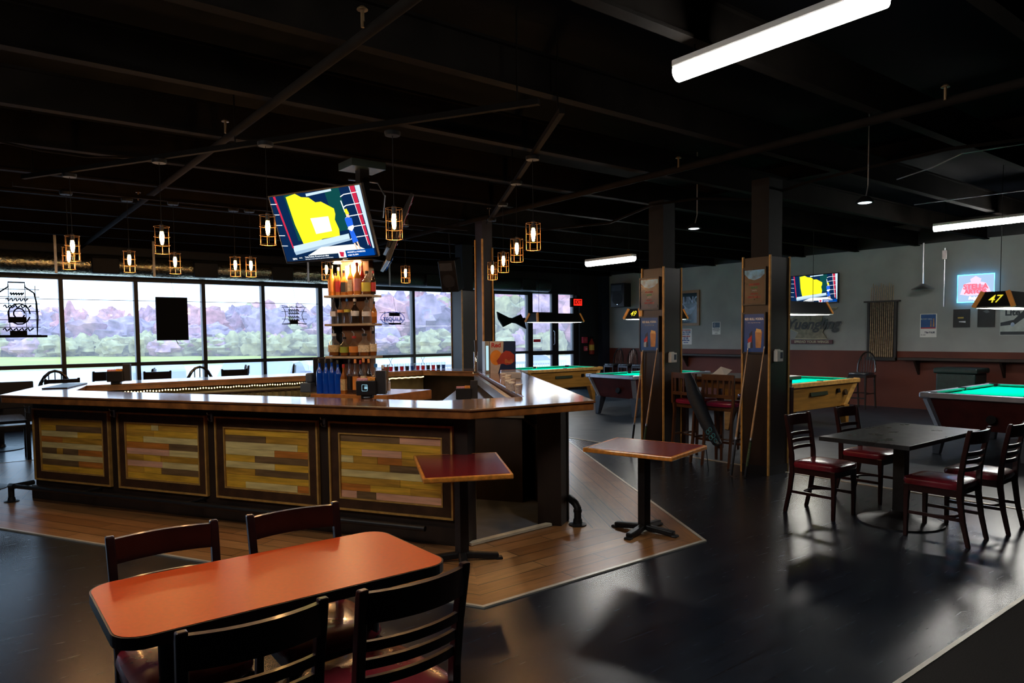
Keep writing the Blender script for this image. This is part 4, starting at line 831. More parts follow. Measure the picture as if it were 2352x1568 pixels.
for x, yb, yt, wp, v, gm, lm, cap, lb, sq in ((790, 889, 821, 14, .05, G_amber, 'tan', CR, 'squat whiskey bottle with tan label right of the blue vodkas', True), (804, 889, 810, 12, .10, G_clear, 'black', CB, 'clear bottle with dark neck behind the tan labelled whiskey', False),
        (817, 889, 809, 12, .07, G_clear, 'orange', CO, 'clear bottle with orange collar and white label on the platform', False), (829, 889, 812, 12, .14, G_dark, 'pink', CR, 'dark bottle with pink collar in the back row', False), (836, 891, 808, 13, .07, G_clear, 'cream', CO, 'bottle with pale square labels behind the black caddy', True),
        (848, 891, 811, 12, .12, G_dark, 'orange', CO, 'dark bottle with orange neck band behind the menu holder', False), (864, 893, 822, 17, .04, G_clear, 'black', CG, 'clear bottle with blue neck beside the black menu holder', False), (880, 896, 828, 14, .05, G_clear, 'white', CW_, 'clear bottle with tall white label near right end of platform', False), (889, 890, 838, 14, .20, G_clear, 'white', mat('green_cap', (.02, .4, .2), .4), 'bottle with green collar at the right end of platform', False)):
    shelf_bottle(x, yb, yt, wp, v, PZ+.001, gm, Lb[lm], cap, lb, g, square=sq)
# till and printer left of the bottles
u, _ = hit(741, 890, .22); p = tw(u, .20, PZ)
t = thing('cash_register', 'back of a black touchscreen till left of the blue bottles', 'till', p, TROT)
b = MB(); b.box(-.10, 0, .06, .20, .03, .36); b.build('screen', M_blackpl, t, bevel=.01); MB().box(-.02, -.03, 0, .12, .10, .06).build('stand', M_blackpl, t, bevel=.01)
u, _ = hit(707, 890, .15); p = tw(u+.0, .12, PZ)
t = thing('receipt_printer', 'grey blue receipt printer at left end of back bar platform', 'printer', p, TROT); gp = mat('slate_grey_plastic', (.07, .10, .14), .45)
MB().box(-.075, 0, 0, .055, .14, .10).build('body', gp, t, bevel=.01); MB().box(-.02, .01, .10, .055, .13, .20).build('paper_hood', gp, t, bevel=.02)
t = thing('straw_bundle', 'bundle of brown stirrers in a glass at right end of platform', 'stirrers', tw(hit(886, 880, .12)[0], .12, PZ+.0))
MB().lathe([(.03, 0), (.035, .12)], 12).build('glass', G_clear, t, True)
for k in range(14): a = k*2.4; MB().tube([(.012*math.cos(a), .012*math.sin(a), .01), (.035*math.cos(a), .035*math.sin(a), .25+.02*(k % 3))], .004, 5).build('stirrer', mat('brown_stirrer', (.25, .17, .11), .6), t)

# ---- napkin caddies and menus on the bar top
def caddy(label, p, rz, badge=True, z=1.07):
    t = thing('napkin_caddy', label, 'caddy', (p[0], p[1], z), rz, 'black table caddies')
    b = MB(); b.box(-.085, -.07, .03, .085, .07, .155); b.box(-.05, -.05, 0, .05, .05, .03); b.build('body', M_blackpl, t, bevel=.008)
    MB().box(.075, -.02, .035, .155, .05, .235).build('menu_slot', mat('charcoal_menu', (.02, .019, .022), .5), t, bevel=.003)
    MB().box(-.08, -.05, .155, .01, .03, .172).build('pink_packets', mat('pink_sugar_packets', (.85, .35, .42), .6, var=.4, scale=90), t)
    MB().box(.012, -.05, .155, .072, .03, .178).build('orange_packets', mat('orange_sugar_packets', (.8, .32, .05), .6, var=.3, scale=90), t)
    if badge:
        b = MB(); b.ring([(q[0], q[1]) for q in rrect(.024, .028, .006, 3)], [(q[0], q[1]) for q in rrect(.021, .025, .005, 3)], 0, .001)
        o = b.build('badge', emis('pale_blue_badge', (.35, .65, .8), .8), t); o.rotation_euler = RX; o.location = (-.012, -.0715, .095)
        b = MB(); b.box(-.014, -.072, .085, .014, -.0712, .103); b.box(-.012, -.072, .108, .012, -.0712, .113); b.build('badge_glyph', MATS['pale_blue_badge'], t)
        text('HEARTS', .014, M_txt, t, (0, -.0515, .012), RX, 'badge_line')
    return t
p = onz(848, 916, 1.07); caddy('black caddy with pink and orange packets on near bar edge', (p.x+.02, p.y+.07), -.62)
p = onz(264, 881, 1.07); caddy('black napkin caddy on far left bar corner against the windows', (p.x, p.y-.1), -.4, False)
p = onz(1020, 900, 1.02); t = caddy('black caddy with pink and orange packets inside the bar', (4.42, 6.55), -.62, False, .86)
t = thing('back_counter', 'low steel work counter inside the right side of bar', 'counter', (0, 0, 0))
b = MB(); q = [(4.15, 5.15), (5.95, 8.2), (5.6, 8.4), (4.25, 6.75), (3.80, 5.7)]; b.prism(q, .82, .86); b.build('worktop', M_steel, t); b = MB(); b.prism([(a*.97+4.6*.03, c_*.97+6.8*.03) for a, c_ in q], 0, .82); b.build('cabinet', M_base, t)
t = thing('menu', 'flat dark menu lying on the far left end of bar top', 'menu', (.95, 9.42, 1.071), -.35); MB().box(-.12, -.42, 0, .12, .42, .012).build('cover', M_blackpl, t, bevel=.002)

# ---- right side of the bar: drinks fridge, napkin box, cups, tap
p = onz(1155, 859, 1.07)
t = thing('drinks_fridge', 'small counter fridge with orange disc and red emblem on its side', 'fridge', (5.92, 7.88, 1.07), -.52)
FW_ = .34; FH = .44; cp = mat('dark_blue_fridge_panel', (.012, .035, .14), .3, var=.1)
MB().box(-.13, .0, .0, .23, .38, FH).build('body', cp, t, bevel=.006)
MB().box(-.20, .0, .0, -.135, .38, FH).build('door', mat('grey_fridge_door', (.28, .31, .33), .35), t, bevel=.005)
MB().box(-.185, -.004, .04, -.150, .0, FH-.06).build('lit_glass', emis('pale_cyan_lit_glass', (.55, .9, 1), .9), t)
b = MB()
def sh(mi, pl, y=-.001): b.xz([(x, z) for x, z in pl], y, 0, mi)
sh(0, [(-.13, .0), (-.02, .0), (.05, .22), (.06, .44), (-.13, .44)], -.001)
sh(1, [(-.045+.085*math.cos(a*PI/10), .215+.105*math.sin(a*PI/10)) for a in range(20)], -.0016)
sh(2, [(-.02, .12), (.05, .13), (.10, .11), (.16, .12), (.21, .16), (.21, .25), (.15, .30), (.09, .31), (.03, .27), (.0, .22), (-.04, .17)], -.0022)
b.build('emblem', [mat('silver_fridge_panel', (.55, .55, .62), .3), mat('orange_disc', (.75, .30, .04), .4), mat('brick_red_emblem', (.40, .05, .04), .4)], t)
text('Red', .085, M_redp, t, (-.045, -.003, .385), RX, 'logo_text', bold=.003); text('Bull', .075, M_orp, t, (.13, -.003, .16), RX, 'logo_text', bold=.002)
t = thing('napkin_box', 'clear plastic napkin box in front of the drinks fridge', 'box', (5.27, 6.78, 1.07), -.55)
MB().box(-.125, -.06, 0, .125, .10, .105).build('box', glassy('clear_acrylic', (.9, .92, .95), haze=.25, hz=(.8, .8, .85), gl=.15), t, bevel=.012); MB().box(-.11, -.05, .004, .11, .085, .07).build('napkins', M_paper, t)
M_straw = mat('paper_straw', (.70, .60, .55), .7, var=.3, scale=90)
rnd = random.Random(5); lbl = 'small stack of pale wrapped cups lying on bar top edge'
for k in range(14):
    f_ = k/13; x = 5.02-(5.02-3.95)*f_+rnd.uniform(-.04, .04); y = 6.62-(6.62-4.98)*f_+rnd.uniform(-.03, .03)
    if k == 0: t = thing('paper_cup', 'pale paper cup, first nearest the drinks fridge in the row along bar edge', 'cup', (x, y, 1.07), 0, 'paper cups along the bar edge'); MB().lathe([(.022, 0), (.032, .075), (.034, .078)], 12).build('cup', M_straw, t, True); MB().lathe([(.034, .076), (.030, .08), (0, .078)], 12).build('rim', M_paper, t, True); t0 = t
    else: dup(t0, (x, y, 1.07), rnd.random()*6, 'pale paper cup, %s nearest the drinks fridge in the row along bar edge' % ('first second third fourth fifth sixth seventh eighth ninth tenth eleventh twelfth thirteenth fourteenth'.split()[k]))
t = thing('beer_tap', 'chrome beer tap tower with dark handle beside the brown post', 'tap', (5.62, 8.02, 1.07))
MB().lathe([(.05, 0), (.05, .015), (.028, .03), (.028, .28), (.032, .30), (0, .31)], 16).build('tower', M_chrome, t, True); MB().tube([(-.0, -.02, .24), (-.05, -.08, .22), (-.05, -.09, .17)], .012, 8).build('spout', M_chrome, t, True); MB().tube([(-.04, -.06, .25), (-.04, -.06, .46)], [.010, .024], 8).build('handle', mat('dark_tap_handle', (.10, .08, .07), .3, .5), t, True)
b = MB(); wa = [(3.86, 4.95), (5.86, 8.42)]
t = thing('drip_rail', 'long steel drip rail along inner right edge of bar', 'rail', (3.83, 4.92, 1.0)); MB().bar((.02, .03, -.02), (2.03, 3.45, -.02), .05, .10).build('rail', M_steel, t)
# red tumblers on the far bar
gt = mat('red_drink', (.55, .02, .04), .3, emit=(.5, .0, .03), est=.12); cols = (gt, gt, M_blackpl, gt, M_dkblue, G_blue, gt, gt, M_blackpl, gt, M_dkblue, G_blue)
for k in range(12):
    x = 5.02+k*.093; t = thing('tumbler', 'small %s tumbler on the far right bar edge, number %s from left' % (('red', 'red', 'black', 'red tinted', 'navy', 'blue')[k % 6], ('one', 'two', 'three', 'four', 'five', 'six', 'seven', 'eight', 'nine', 'ten', 'eleven', 'twelve')[k]), 'glass', (x, 9.52, 1.07), 0, 'tumblers on the far bar edge')
    MB().lathe([(.030, 0), (.036, .11)], 12).build('glass', G_clear, t, True); MB().lathe([(.027, .004), (.030, .07), (0, .07)], 12).build('drink', cols[k], t, True)
    if k in (1, 7): b = MB(); b.tube([(-.03, 0, .08), (.03, 0, .20)], .003, 5); b.tube([(.03, 0, .08), (-.03, 0, .20)], .003, 5); b.build('stirrers', M_blackpl, t)
# hanging stem glasses and fairy lights under the far edge
M_fairy = emis('warm_fairy_bulb', (1, .72, .30), 12.)
t = thing('fairy_lights', 'string of warm fairy lights under the far bar edge, left part', 'string lights', (1.3, 9.38, .972), 0, 'fairy lights'); MB().tube([(0, 0, 0), (2.6, .0, 0)], .004, 5).build('wire', M_black, t)
b = MB()
for k in range(78): b.add([(k*.0335+dx, dy-.01, dz+.004*math.sin(k)) for dx, dy, dz in ((-.009, 0, 0), (0, -.009, 0), (.009, 0, 0), (0, .009, 0), (0, 0, .010), (0, 0, -.010))], [(0, 1, 4), (1, 2, 4), (2, 3, 4), (3, 0, 4), (1, 0, 5), (2, 1, 5), (3, 2, 5), (0, 3, 5)])
o = b.build('bulbs', M_fairy, t); o['kind'] = 'stuff'
t2 = dup(t, (4.3, 9.38, .972), 0, 'string of warm fairy lights under the far bar edge, right part'); t2.scale = (.5, 1, 1)
g0 = thing('stem_glass', 'stemmed glass hanging upside down in rows under the far bar edge', 'glass', (0, 0, 0), 0, 'hanging stem glasses')
b = MB(); b.lathe([(.034, 0), (.034, -.004), (.005, -.012), (.004, -.075)], 10); b.build('foot', glassy('sparkling_glass', (.98, .95, .85), haze=.35, hz=(1, .92, .65), gl=.35), g0, True); b = MB(); b.lathe([(.004, -.075), (.030, -.10), (.038, -.14), (.033, -.175)], 10); b.build('bowl', MATS['sparkling_glass'], g0, True)
k = 0
for row in range(3):
    for i in range(22):
        x = 1.95+i*.083+row*.03; y = 9.28-row*.10
        o = g0 if k == 0 else dup(g0, (0, 0, 0)); o.location = (x, y, .905); k += 1
t = thing('glass_rack', 'wooden rack with slots holding hanging stem glasses', 'rack', (1.9, 9.02, .908)); b = MB()
for i in range(24): b.box(i*.083-.055, -.06, 0, i*.083-.03, .30, .008)
b.box(-.06, -.07, .008, 1.95, .30, .028); b.build('slats', M_base, t)

# ================================================================== TELEVISIONS
def tv(label, cx, cy, cz, yaw, tilt, wd, st_=1.25, sfx='', cat='television', grp='televisions'):
    t = thing('television', label, cat, (cx, cy, cz), 0, grp); t.rotation_euler = (tilt, 0, yaw); h = wd*9/16; hx, hz = wd/2, h/2
    b = MB(); b.box(-hx-.018, 0, -hz-.022, hx+.018, .035, hz+.018); b.box(-hx*.6, .035, -hz*.6, hx*.6, .07, hz*.5); b.build('housing', M_blackpl, t, bevel=.006)
    C = [(.003, .018, .07), (.95, .88, .02), (.55, .72, .82), (.80, .85, .80), (.55, .02, .06), (.9, .95, 1), (.004, .06, .06), (.02, .13, .75), (.85, .6, .45), (.005, .02, .06), (.0, .05, .30), (.35, .5, .65)]
    ms = [emis('screen_tone_%s' % n_+sfx, c, st_) for n_, c in zip(('navy', 'yellow', 'pale_blue', 'pale_floor', 'crimson', 'white', 'teal', 'dress_blue', 'skin', 'black', 'ticker_blue', 'slate'), C)]
    b = MB(); k = [0]
    def P(mi, pl): k[0] += 1; b.xz([((u-.5)*wd, (.5-v)*h) for u, v in pl], -.0006*k[0]-.0006, -.0006*k[0], mi)
    P(0, [(0, 0), (1, 0), (1, 1), (0, 1)])
    P(6, [(.62, .0), (.78, 0), (.80, .60), (.66, .62)]); P(6, [(.17, 0), (.28, 0), (.30, .7), (.2, .7)])
    P(1, [(.19, .03), (.30, .0), (.36, .06), (.44, .08), (.50, .16), (.56, .16), (.68, .28), (.68, .36), (.66, .44), (.68, .58), (.67, .68), (.47, .70), (.45, .73), (.30, .74), (.25, .76), (.23, .60), (.21, .45)])
    P(3, [(.40, .38), (.60, .38), (.60, .60), (.42, .62)]) if wd > 1.12 else None
    P(2, [(.12, .77), (.77, .66), (.77, .73), (.12, .86)]); P(11, [(.12, .86), (.77, .73), (.77, .76), (.13, .91)])
    P(3, [(.16, 1), (.44, .82), (.80, .82), (.98, .97), (.98, 1)])
    P(2, [(.42, .02), (.70, .0), (.70, .03), (.42, .06)])
    P(4, [(.90, 0), (.945, 0), (.97, .88), (.945, .80)]); P(2, [(.95, 0), (1, 0), (1, .9), (.985, .9)]); P(4, [(.05, .0), (.075, 0), (.13, .8), (.115, .8)])
    for i in range(5): P(5, [(.78, .12+.155*i), (.82, .095+.155*i), (.97, .085+.155*i), (.97, .095+.155*i), (.82, .108+.155*i), (.78, .135+.155*i)]); P(5, [(0, .10+.16*i), (.07, .11+.16*i), (.07, .12+.16*i), (0, .11+.16*i)])
    P(5, [(.895, 0), (.90, 0), (.955, .85), (.95, .85)]); P(5, [(.775, .18), (.785, .18), (.80, .35), (.79, .35)])
    P(8, [(.795, .33), (.825, .33), (.83, .43), (.80, .43)]); P(1, [(.79, .31), (.82, .30), (.835, .38), (.80, .38)])
    P(7, [(.775, .44), (.805, .42), (.85, .44), (.85, .52), (.835, .60), (.86, .78), (.80, .80), (.795, .62), (.78, .52)]); P(5, [(.79, .56), (.85, .54), (.85, .58), (.82, .63), (.79, .60)])
    P(8, [(.81, .80), (.825, .80), (.84, .93), (.825, .93)]); P(8, [(.84, .79), (.855, .78), (.87, .90), (.86, .92)]); P(5, [(.825, .93), (.86, .90), (.89, .92), (.86, .95), (.825, .95)])
    P(9, [(.0, .925), (.62, .925), (.62, 1), (0, 1)] if False else [(.05, .93), (.62, .93), (.62, 1), (.05, 1)]); P(10, [(.62, .90), (1, .90), (1, 1), (.62, 1)]); P(5, [(.62, .90), (.70, .90), (.70, 1), (.62, 1)]); P(4, [(.635, .91), (.685, .92), (.67, .99), (.64, .98)])
    b.build('screen', ms, t)
    yy = -.0006*(k[0]+2); T_ = emis('screen_tone_white'+sfx, (.9, .95, 1), st_)
    text('ESPN', .026*wd/1.137, T_, t, ((.12-.5)*wd, yy, (.5-.965)*h), RX, 'ticker_text', ext=.0002, bold=.0006); text('NWSL', .016*wd/1.137, T_, t, ((.19-.5)*wd, yy, (.5-.955)*h), RX, 'ticker_text', ext=.0002)
    text('Trinity Rodman, 18, scores in pro debut', .019*wd/1.137, T_, t, ((.24-.5)*wd, yy, (.5-.95)*h), RX, 'ticker_text', ext=.0002, align='LEFT', bold=.0005); text("Enters game as sub, youngest U.S. goal scorer in NWSL history", .014*wd/1.137, T_, t, ((.24-.5)*wd, yy, (.5-.982)*h), RX, 'ticker_text', ext=.0002, align='LEFT')
    text('NUGGETS at WARRIORS', .020*wd/1.137, T_, t, ((.72-.5)*wd, yy, (.5-.93)*h), RX, 'ticker_text', ext=.0002, align='LEFT', bold=.0005); text('tonight 10p ESPN', .018*wd/1.137, T_, t, ((.72-.5)*wd, yy, (.5-.97)*h), RX, 'ticker_text', ext=.0002, align='LEFT', bold=.0005)
    return t
tv('large bright television tilted down above the bottle tower', 2.789, 6.511, 2.66, -1.159, .338, 1.137)
tv('television above the tower facing right, seen almost edge on', 3.60, 6.50, 2.62, 1.14, .36, 1.137, .45, '_dim')
t = thing('television_mount', 'black ceiling mount holding the televisions above the bottle tower', 'mount', (3.22, 6.50, 2.45))
MB().box(-.05, -.05, 0, .05, .05, .85).build('pole', M_black, t); MB().bar((-.36, -.03, .35), (.45, -.08, .3), .05, .05).build('arm', M_black, t); MB().box(-.18, -.15, .78, .18, .15, .85).build('ceiling_plate', mat('dark_teal_plate', (.01, .03, .04), .5), t)
MB().tube([onz(800, 412, 3.2)-Vector((3.22, 6.5, 2.45)), onz(868, 420, 3.2)-Vector((3.22, 6.5, 2.45)), at(884, 450, 6.9)-Vector((3.22, 6.5, 2.45)), at(880, 500, 6.9)-Vector((3.22, 6.5, 2.45))], .008, 6).build('loose_cable', M_steel, t, True)
tv('smaller wall television on the grey wall right of cased pillar', 15.325, 8.54, 2.56, -PI/2, .0, 1.10)
MB()

# ================================================================== WINDOW NEONS, DUCT, SPEAKERS
t = thing('duct', 'long dark duct with glittering foil running above the windows', 'duct', (0, 14.72, 2.93))
b = MB(); b.tube([(-4, 0, 0), (6.55, 0, 0)], .19, 24); b.build('left_run', M_foil, t, True)
b = MB(); b.tube([(7.3, .02, -.02), (12.75, .02, -.02)], .17, 24); b.build('right_run', mat('dull_duct_skin', (.05, .06, .07), .4, .5, var=.6, scale=90, bump=.4), t, True)
for x in (.25, 1.40, 2.94, 5.9, 7.82): MB().box(x-.02, -.2, -.19, x+.02, -.19, .5).build('strap', M_steel, t)
for x in (2.15, 3.85, 5.35, 9.0, 11.9): MB().box(x-.22, -.24, -.17, x+.22, -.10, .12).build('vent', mat('black_vent', (.006, .006, .008), .6), t, bevel=.02)
M_ntube = mat('unlit_neon_tube', (.002, .002, .006), .3)
def neon(name, label, cx, cz, w_, h, hang=True):
    t = thing(name, label, 'neon sign', (cx, 15.12, cz), 0, 'unlit neon signs in the windows')
    if hang: MB().tube([(w_*.12, 0, h/2), (0, .02, 2.74-cz)], .003, 5).build('hanging_wire', M_black, t)
    return t
def grid(t, xs, zs, x0, x1, z0, z1):
    b = MB()
    for x in xs: b.tube([(x, .01, z0), (x, .01, z1)], .006, 5)
    for z in zs: b.tube([(x0, .01, z), (x1, .01, z)], .006, 5)
    b.build('support_grid', M_ntube, t)
t = neon('neon_sign', 'tall bottle shaped unlit neon sign in the leftmost window', .86, 2.10, .6, 1.1)
grid(t, (-.27, -.12, .12, .27), (-.42, -.28, -.15, 0, .13, .25, .38), -.32, .33, -.45, .45)
b = MB(); O = [(-.27, -.45), (-.29, -.1), (-.28, .15), (-.25, .32), (-.12, .42), (-.12, .5), (.12, .5), (.12, .42), (.25, .32), (.28, .15), (.29, -.1), (.27, -.45)]
b.tube([(x, 0, z) for x, z in O], .014, 6, closed=True); b.tube([(.02+.16*math.cos(a*.5), 0, -.05+.18*math.sin(a*.5)) for a in range(13)], .013, 6); b.tube([(.02+.08*math.cos(a*.5), 0, -.04+.09*math.sin(a*.5)) for a in range(13)], .013, 6)
for z, w_, r in ((.30, .1, .02), (.2, .16, .014), (.08, .2, .014), (-.32, .22, .014)): b.tube([(-w_+w_*2*i/16, 0, z+.03*math.sin(i*2.1)) for i in range(17)], .014, 6)
b.build('tubing', M_ntube, t, True); b = MB(); b.box(-.14, -.01, -.20, .12, .04, -.10); b.box(-.12, -.01, -.46, .12, .04, -.34); b.box(-.40, -.02, -.46, .42, .04, -.42); b.build('transformer', M_black, t)
t = neon('neon_sign', 'hourglass shaped unlit neon sign left of the bottle tower', 5.79, 2.07, .56, .44)
grid(t, (-.08, .08), (-.18, -.08, .08, .17), -.26, .30, -.22, .22); b = MB(); b.tube([(x, 0, z) for x, z in ((-.26, -.2), (-.2, -.1), (-.17, 0), (-.2, .12), (-.26, .21), (-.1, .17), (0, .2), (.12, .17), (.28, .21), (.22, .1), (.18, 0), (.22, -.12), (.28, -.2), (.1, -.17), (-.1, -.19))], .007, 6, closed=True)
for z in (.11, .04, -.04, -.11): b.tube([(-.12+.24*i/16, 0, z+.02*math.sin(i*2.3)) for i in range(17)], .012, 6)
b.build('tubing', mat('dim_pink_neon_tube', (.05, .01, .02), .3), t, True); MB().box(-.08, -.01, -.19, .09, .04, -.10).build('transformer', M_black, t)
t = neon('neon_sign', 'small blue lettered neon sign right of the bottle tower', 8.20, 2.02, .7, .33)
grid(t, (-.2, .02, .2), (-.14, -.04, .13), -.34, .34, -.16, .16); b = MB(); b.tube([(.33*math.cos(a*PI/14)*(1 if abs(math.cos(a*PI/14)) < .8 else .95), 0, .15*math.sin(a*PI/14)) for a in range(28)], .008, 6, closed=True); b.build('tubing', mat('dim_blue_neon_tube', (.01, .02, .10), .3, emit=(.02, .08, .6), est=.35), t, True)
text('TEQUILA', .13, MATS['dim_blue_neon_tube'], t, (0, -.005, -.03), RX, 'lettering', bold=.002); b = MB(); b.box(-.08, -.01, .05, .18, .04, .13); b.box(-.1, -.01, -.15, .22, .04, -.11); b.build('transformer', M_black, t)
t = neon('neon_sign', 'solid black bow tie shaped sign in the window near entrance', 11.80, 2.0, 1.0, .4, False)
b = MB(); b.xz([(-.50, .21), (-.12, .06), (0, .045), (.30, .15), (.36, .05), (.44, .06), (.46, 0), (.42, -.04), (.48, -.25), (.14, -.10), (-.02, -.08), (-.30, -.19), (-.46, .02)], -.02, .03); b.build('panel', M_black, t); MB().tube([(.28, 0, .14), (.28, .02, .74)], .003, 5).build('hanging_wire', M_black, t)
t = neon('sign_board', 'plain black rectangular board hanging in third window from left', 3.35, 1.98, .55, .84); t['group'] = 'signs in the windows'; t['category'] = 'board'
MB().box(-.285, -.02, -.42, .285, .03, .42).build('panel', mat('matt_black_board', (.002, .002, .002), .9), t)
MB().tube([(.06, 0, -.42), (.09, 0, -.5)], .006, 5).build('cord', M_black, t)
t = thing('exit_sign', 'glowing red exit sign by the side light of entrance door', 'exit sign', (13.70, 14.6, 2.48))
MB().box(-.24, -.04, -.13, .17, .04, .12).build('housing', M_black, t, bevel=.01); MB().box(-.16, -.045, -.09, .15, -.039, .09).build('lit_face', emis('exit_red_glow', (1, .02, .01), 1.6), t); text('EXIT', .16, mat('exit_letter_dark', (.01, .0, .0), .9, spec=0), t, (-.005, -.048, 0), RX, 'lettering', bold=.004, sx=.8)
MB().tube([(.05, 0, .12), (.05, 0, .82)], .012, 6).build('stem', M_black, t); MB().box(-.05, -.05, .12, .12, .05, .19).build('mount', M_black, t); 
def speaker(label, p, rot, w_, h, d):
    t = thing('speaker', label, 'speaker', p); t.rotation_euler = rot
    MB().box(-w_/2, 0, -h/2, w_/2, d, h/2).build('cabinet', M_blackpl, t, bevel=.015)
    b = MB(); b.tube([(0, .0, -h*.15), (0, -.006, -h*.15)], w_*.36, 24); b.build('woofer', mat('speaker_cone', (.02, .02, .025), .7), t); MB().box(-w_*.42, -.006, h*.18, w_*.3, 0, h*.42).build('horn', mat('horn_grey', (.05, .055, .07), .5), t); MB().box(-.02, -.008, -h*.40, .02, 0, -h*.385).build('badge', M_chrome, t); return t
speaker('large black loudspeaker on grey wall above the stools', (15.0, 14.3, 2.70), (0, 0, -PI/2+.15), .48, .68, .34)
speaker('black loudspeaker hung in front of the windows beside distant pillar', (7.05, 10.9, 2.66), (.30, 0, -1.0), .34, .58, .28)
for o in list(bpy.data.objects):
    if o.get('label', '').startswith('black loudspeaker hung'): MB().tube([(0, .2, .25), (.0, .3, .8)], .012, 6).build('bracket', M_black, o)

# ================================================================== RIGHT WALL
XW = 15.4
t = frame_x('mirror_sign', 'gold framed brewery mirror on grey wall, partly behind cased pillar', 'mirror', XW, 13.05, 11.72, 1.79, 2.72, mat('gold_brown_frame', (.28, .14, .05), .4, var=.2), mat('dark_green_mirror', (.015, .035, .045), .12, .3, var=.2), fw=.07, d=.04)
text('YUENGLING', .25, M_silvp, t, (0, -.03, .20), RX, 'lettering', bold=.008, sx=.95); text('AMERICAS OLDEST BREWERY', .055, M_silvp, t, (0, -.03, -.33), RX, 'lettering', bold=.002, sx=1.3)
t['hw'] = .66; t['hh'] = .46; flat(t, [(0, [(.42*math.cos(a*PI/8)-.05, .5*math.sin(a*PI/8)-.12) for a in range(16)]), (1, [(.36*math.cos(a*PI/8)-.05, .42*math.sin(a*PI/8)-.12) for a in range(16)]), (0, [(.30, .1), (.5, -.05), (.85, .12), (.78, -.1), (.6, -.35), (.4, -.4), (.2, -.2)]), (2, [(-.1, -.2), (.02, .2), (.12, -.1), (.0, -.4)])], [M_silvp, M_dkblue, M_redp], -.026)
t = frame_x('notice', 'white price notice with blue and red print below the mirror', 'notice', XW, 12.36, 11.98, 1.29, 1.71, None, M_paper, d=.006, fw=.0)
for k, (s_, tx, mm) in enumerate(((.04, 'HAPPY HOUR SPECIAL', M_redp), (.075, '2 for $10.00', M_bluep), (.035, 'DRAFTS & WINGS', M_bluep), (.04, 'THURSDAY SPECIAL', M_redp), (.085, '$7.00', M_bluep), (.04, 'BURGER & FRIES', M_bluep), (.03, 'DINE IN ONLY', M_bluep))): text(tx, s_, mm, t, (0, -.008, .17-.055*k), RX, 'print', bold=.002, sx=.8)
t = frame_x('notice', 'small white notice with dark blue square header on grey wall', 'notice', XW, 11.33, 11.08, 1.55, 1.87, None, M_paper, d=.006, fw=0.)
flat(t, [(0, [(-.85, .1), (.85, .1), (.85, .92), (-.85, .92)]), (1, [(-.55, .3), (-.3, .3), (-.3, .75), (-.55, .75)]), (2, [(-.5, .35), (-.35, .35), (-.35, .7), (-.5, .7)])], [mat('slate_blue_print', (.06, .10, .16), .5), M_txt, M_dkblue], -.006)
for k in range(5): text(('CARD READER', 'NOW ACCEPTED', 'AT THE BAR', '', '$10.00')[k] or '-', .028, M_dkblue, t, (0, -.008, -.01-.03*k), RX, 'print')
t = thing('cue_rack', 'wall rack filled with pool cues in black wooden frame', 'cue rack', (XW-.02, 7.03, 0), -PI/2)
b = MB(); b.box(-.36, -.10, 2.20, .36, 0, 2.23); b.box(-.30, -.06, .98, -.25, 0, 2.2); b.box(.25, -.06, .98, .30, 0, 2.2); b.box(-.30, -.10, .98, .30, 0, 1.04); b.box(-.25, -.01, 1.04, .25, 0, 2.2); b.build('frame', mat('black_rack_wood', (.02, .016, .014), .5), t)
for k in range(12):
    x = -.225+k*.041; zt = 2.52+.10*((k*7) % 4)/4
    o = MB().tube([(x, -.07, 1.05), (x, -.055, 1.75), (x, -.05, zt)], [.014, .011, .007], 6).build('pool_cue', mat('worn_cue_wood', (.30, .20, .10), .4, var=.4, scale=20), None, True)
    o.location = t.location; o.rotation_euler = t.rotation_euler; tag(o, 'pool cue upright in the wall rack, %s from the left' % ('first second third fourth fifth sixth seventh eighth ninth tenth eleventh twelfth'.split()[k]), 'cue', 'pool cues in the wall rack')
t = thing('neon_sign', 'glowing pink and blue neon beer sign on the grey wall', 'neon sign', (XW-.03, 5.30, 2.39), -PI/2); t['hw'] = .31; t['hh'] = .27
b = MB(); b.box(-.30, -.03, -.25, .30, .02, .25); b.build('panel', emis('pale_blue_lit_panel', (.42, .60, .85), 1.1), t)
b = MB(); b.tube([(x, -.03, z) for x, z in ((-.31, -.26), (.31, -.26), (.31, .26), (-.31, .26))], .010, 6, closed=True); b.build('border_tube', emis('blue_neon_glow', (.05, .5, 1), 9), t)
flat(t, [(0, [(-.85, -.4), (-.72, .05), (-.55, .35), (-.25, .45), (-.3, .65), (0, .85), (.3, .65), (.25, .45), (.55, .35), (.72, .05), (.85, -.4), (.4, -.5), (-.4, -.5)]), (1, [(-.62, .18), (-.5, -.35), (.5, -.35), (.62, .18), (0, .30)])], [emis('pink_lit_panel', (1, .62, .78), 1.3), emis('rose_lit_panel', (.85, .40, .60), 1.0)], -.032)
text('STELLA', .13, emis('red_neon_glow', (1, .12, .18), 1.6), t, (0, -.036, .03), RX, 'lettering', bold=.005); text('ARTOIS', .11, MATS['red_neon_glow'], t, (0, -.036, -.065), RX, 'lettering', bold=.005); text('Belgium', .075, emis('white_neon_glow', (1, .95, 1), 2), t, (0, -.036, -.185), RX, 'lettering', shear=.3, bold=.003)
ld = bpy.data.lights.new('neon_spill', 'AREA'); ld.shape = 'RECTANGLE'; ld.size = .6; ld.size_y = .5; ld.energy = 2.5; ld.color = (.2, .6, 1); lo = bpy.data.objects.new('neon_spill', ld); col.objects.link(lo); lo.parent = t; lo.location = (0, .012, 0); lo.rotation_euler = (-PI/2, 0, 0)
t = thing('tin_sign', 'eagle shaped brewery wall sign with script lettering and maroon strip', 'sign', (XW-.03, 8.62, 1.74), -PI/2); t['hw'] = .62; t['hh'] = .42
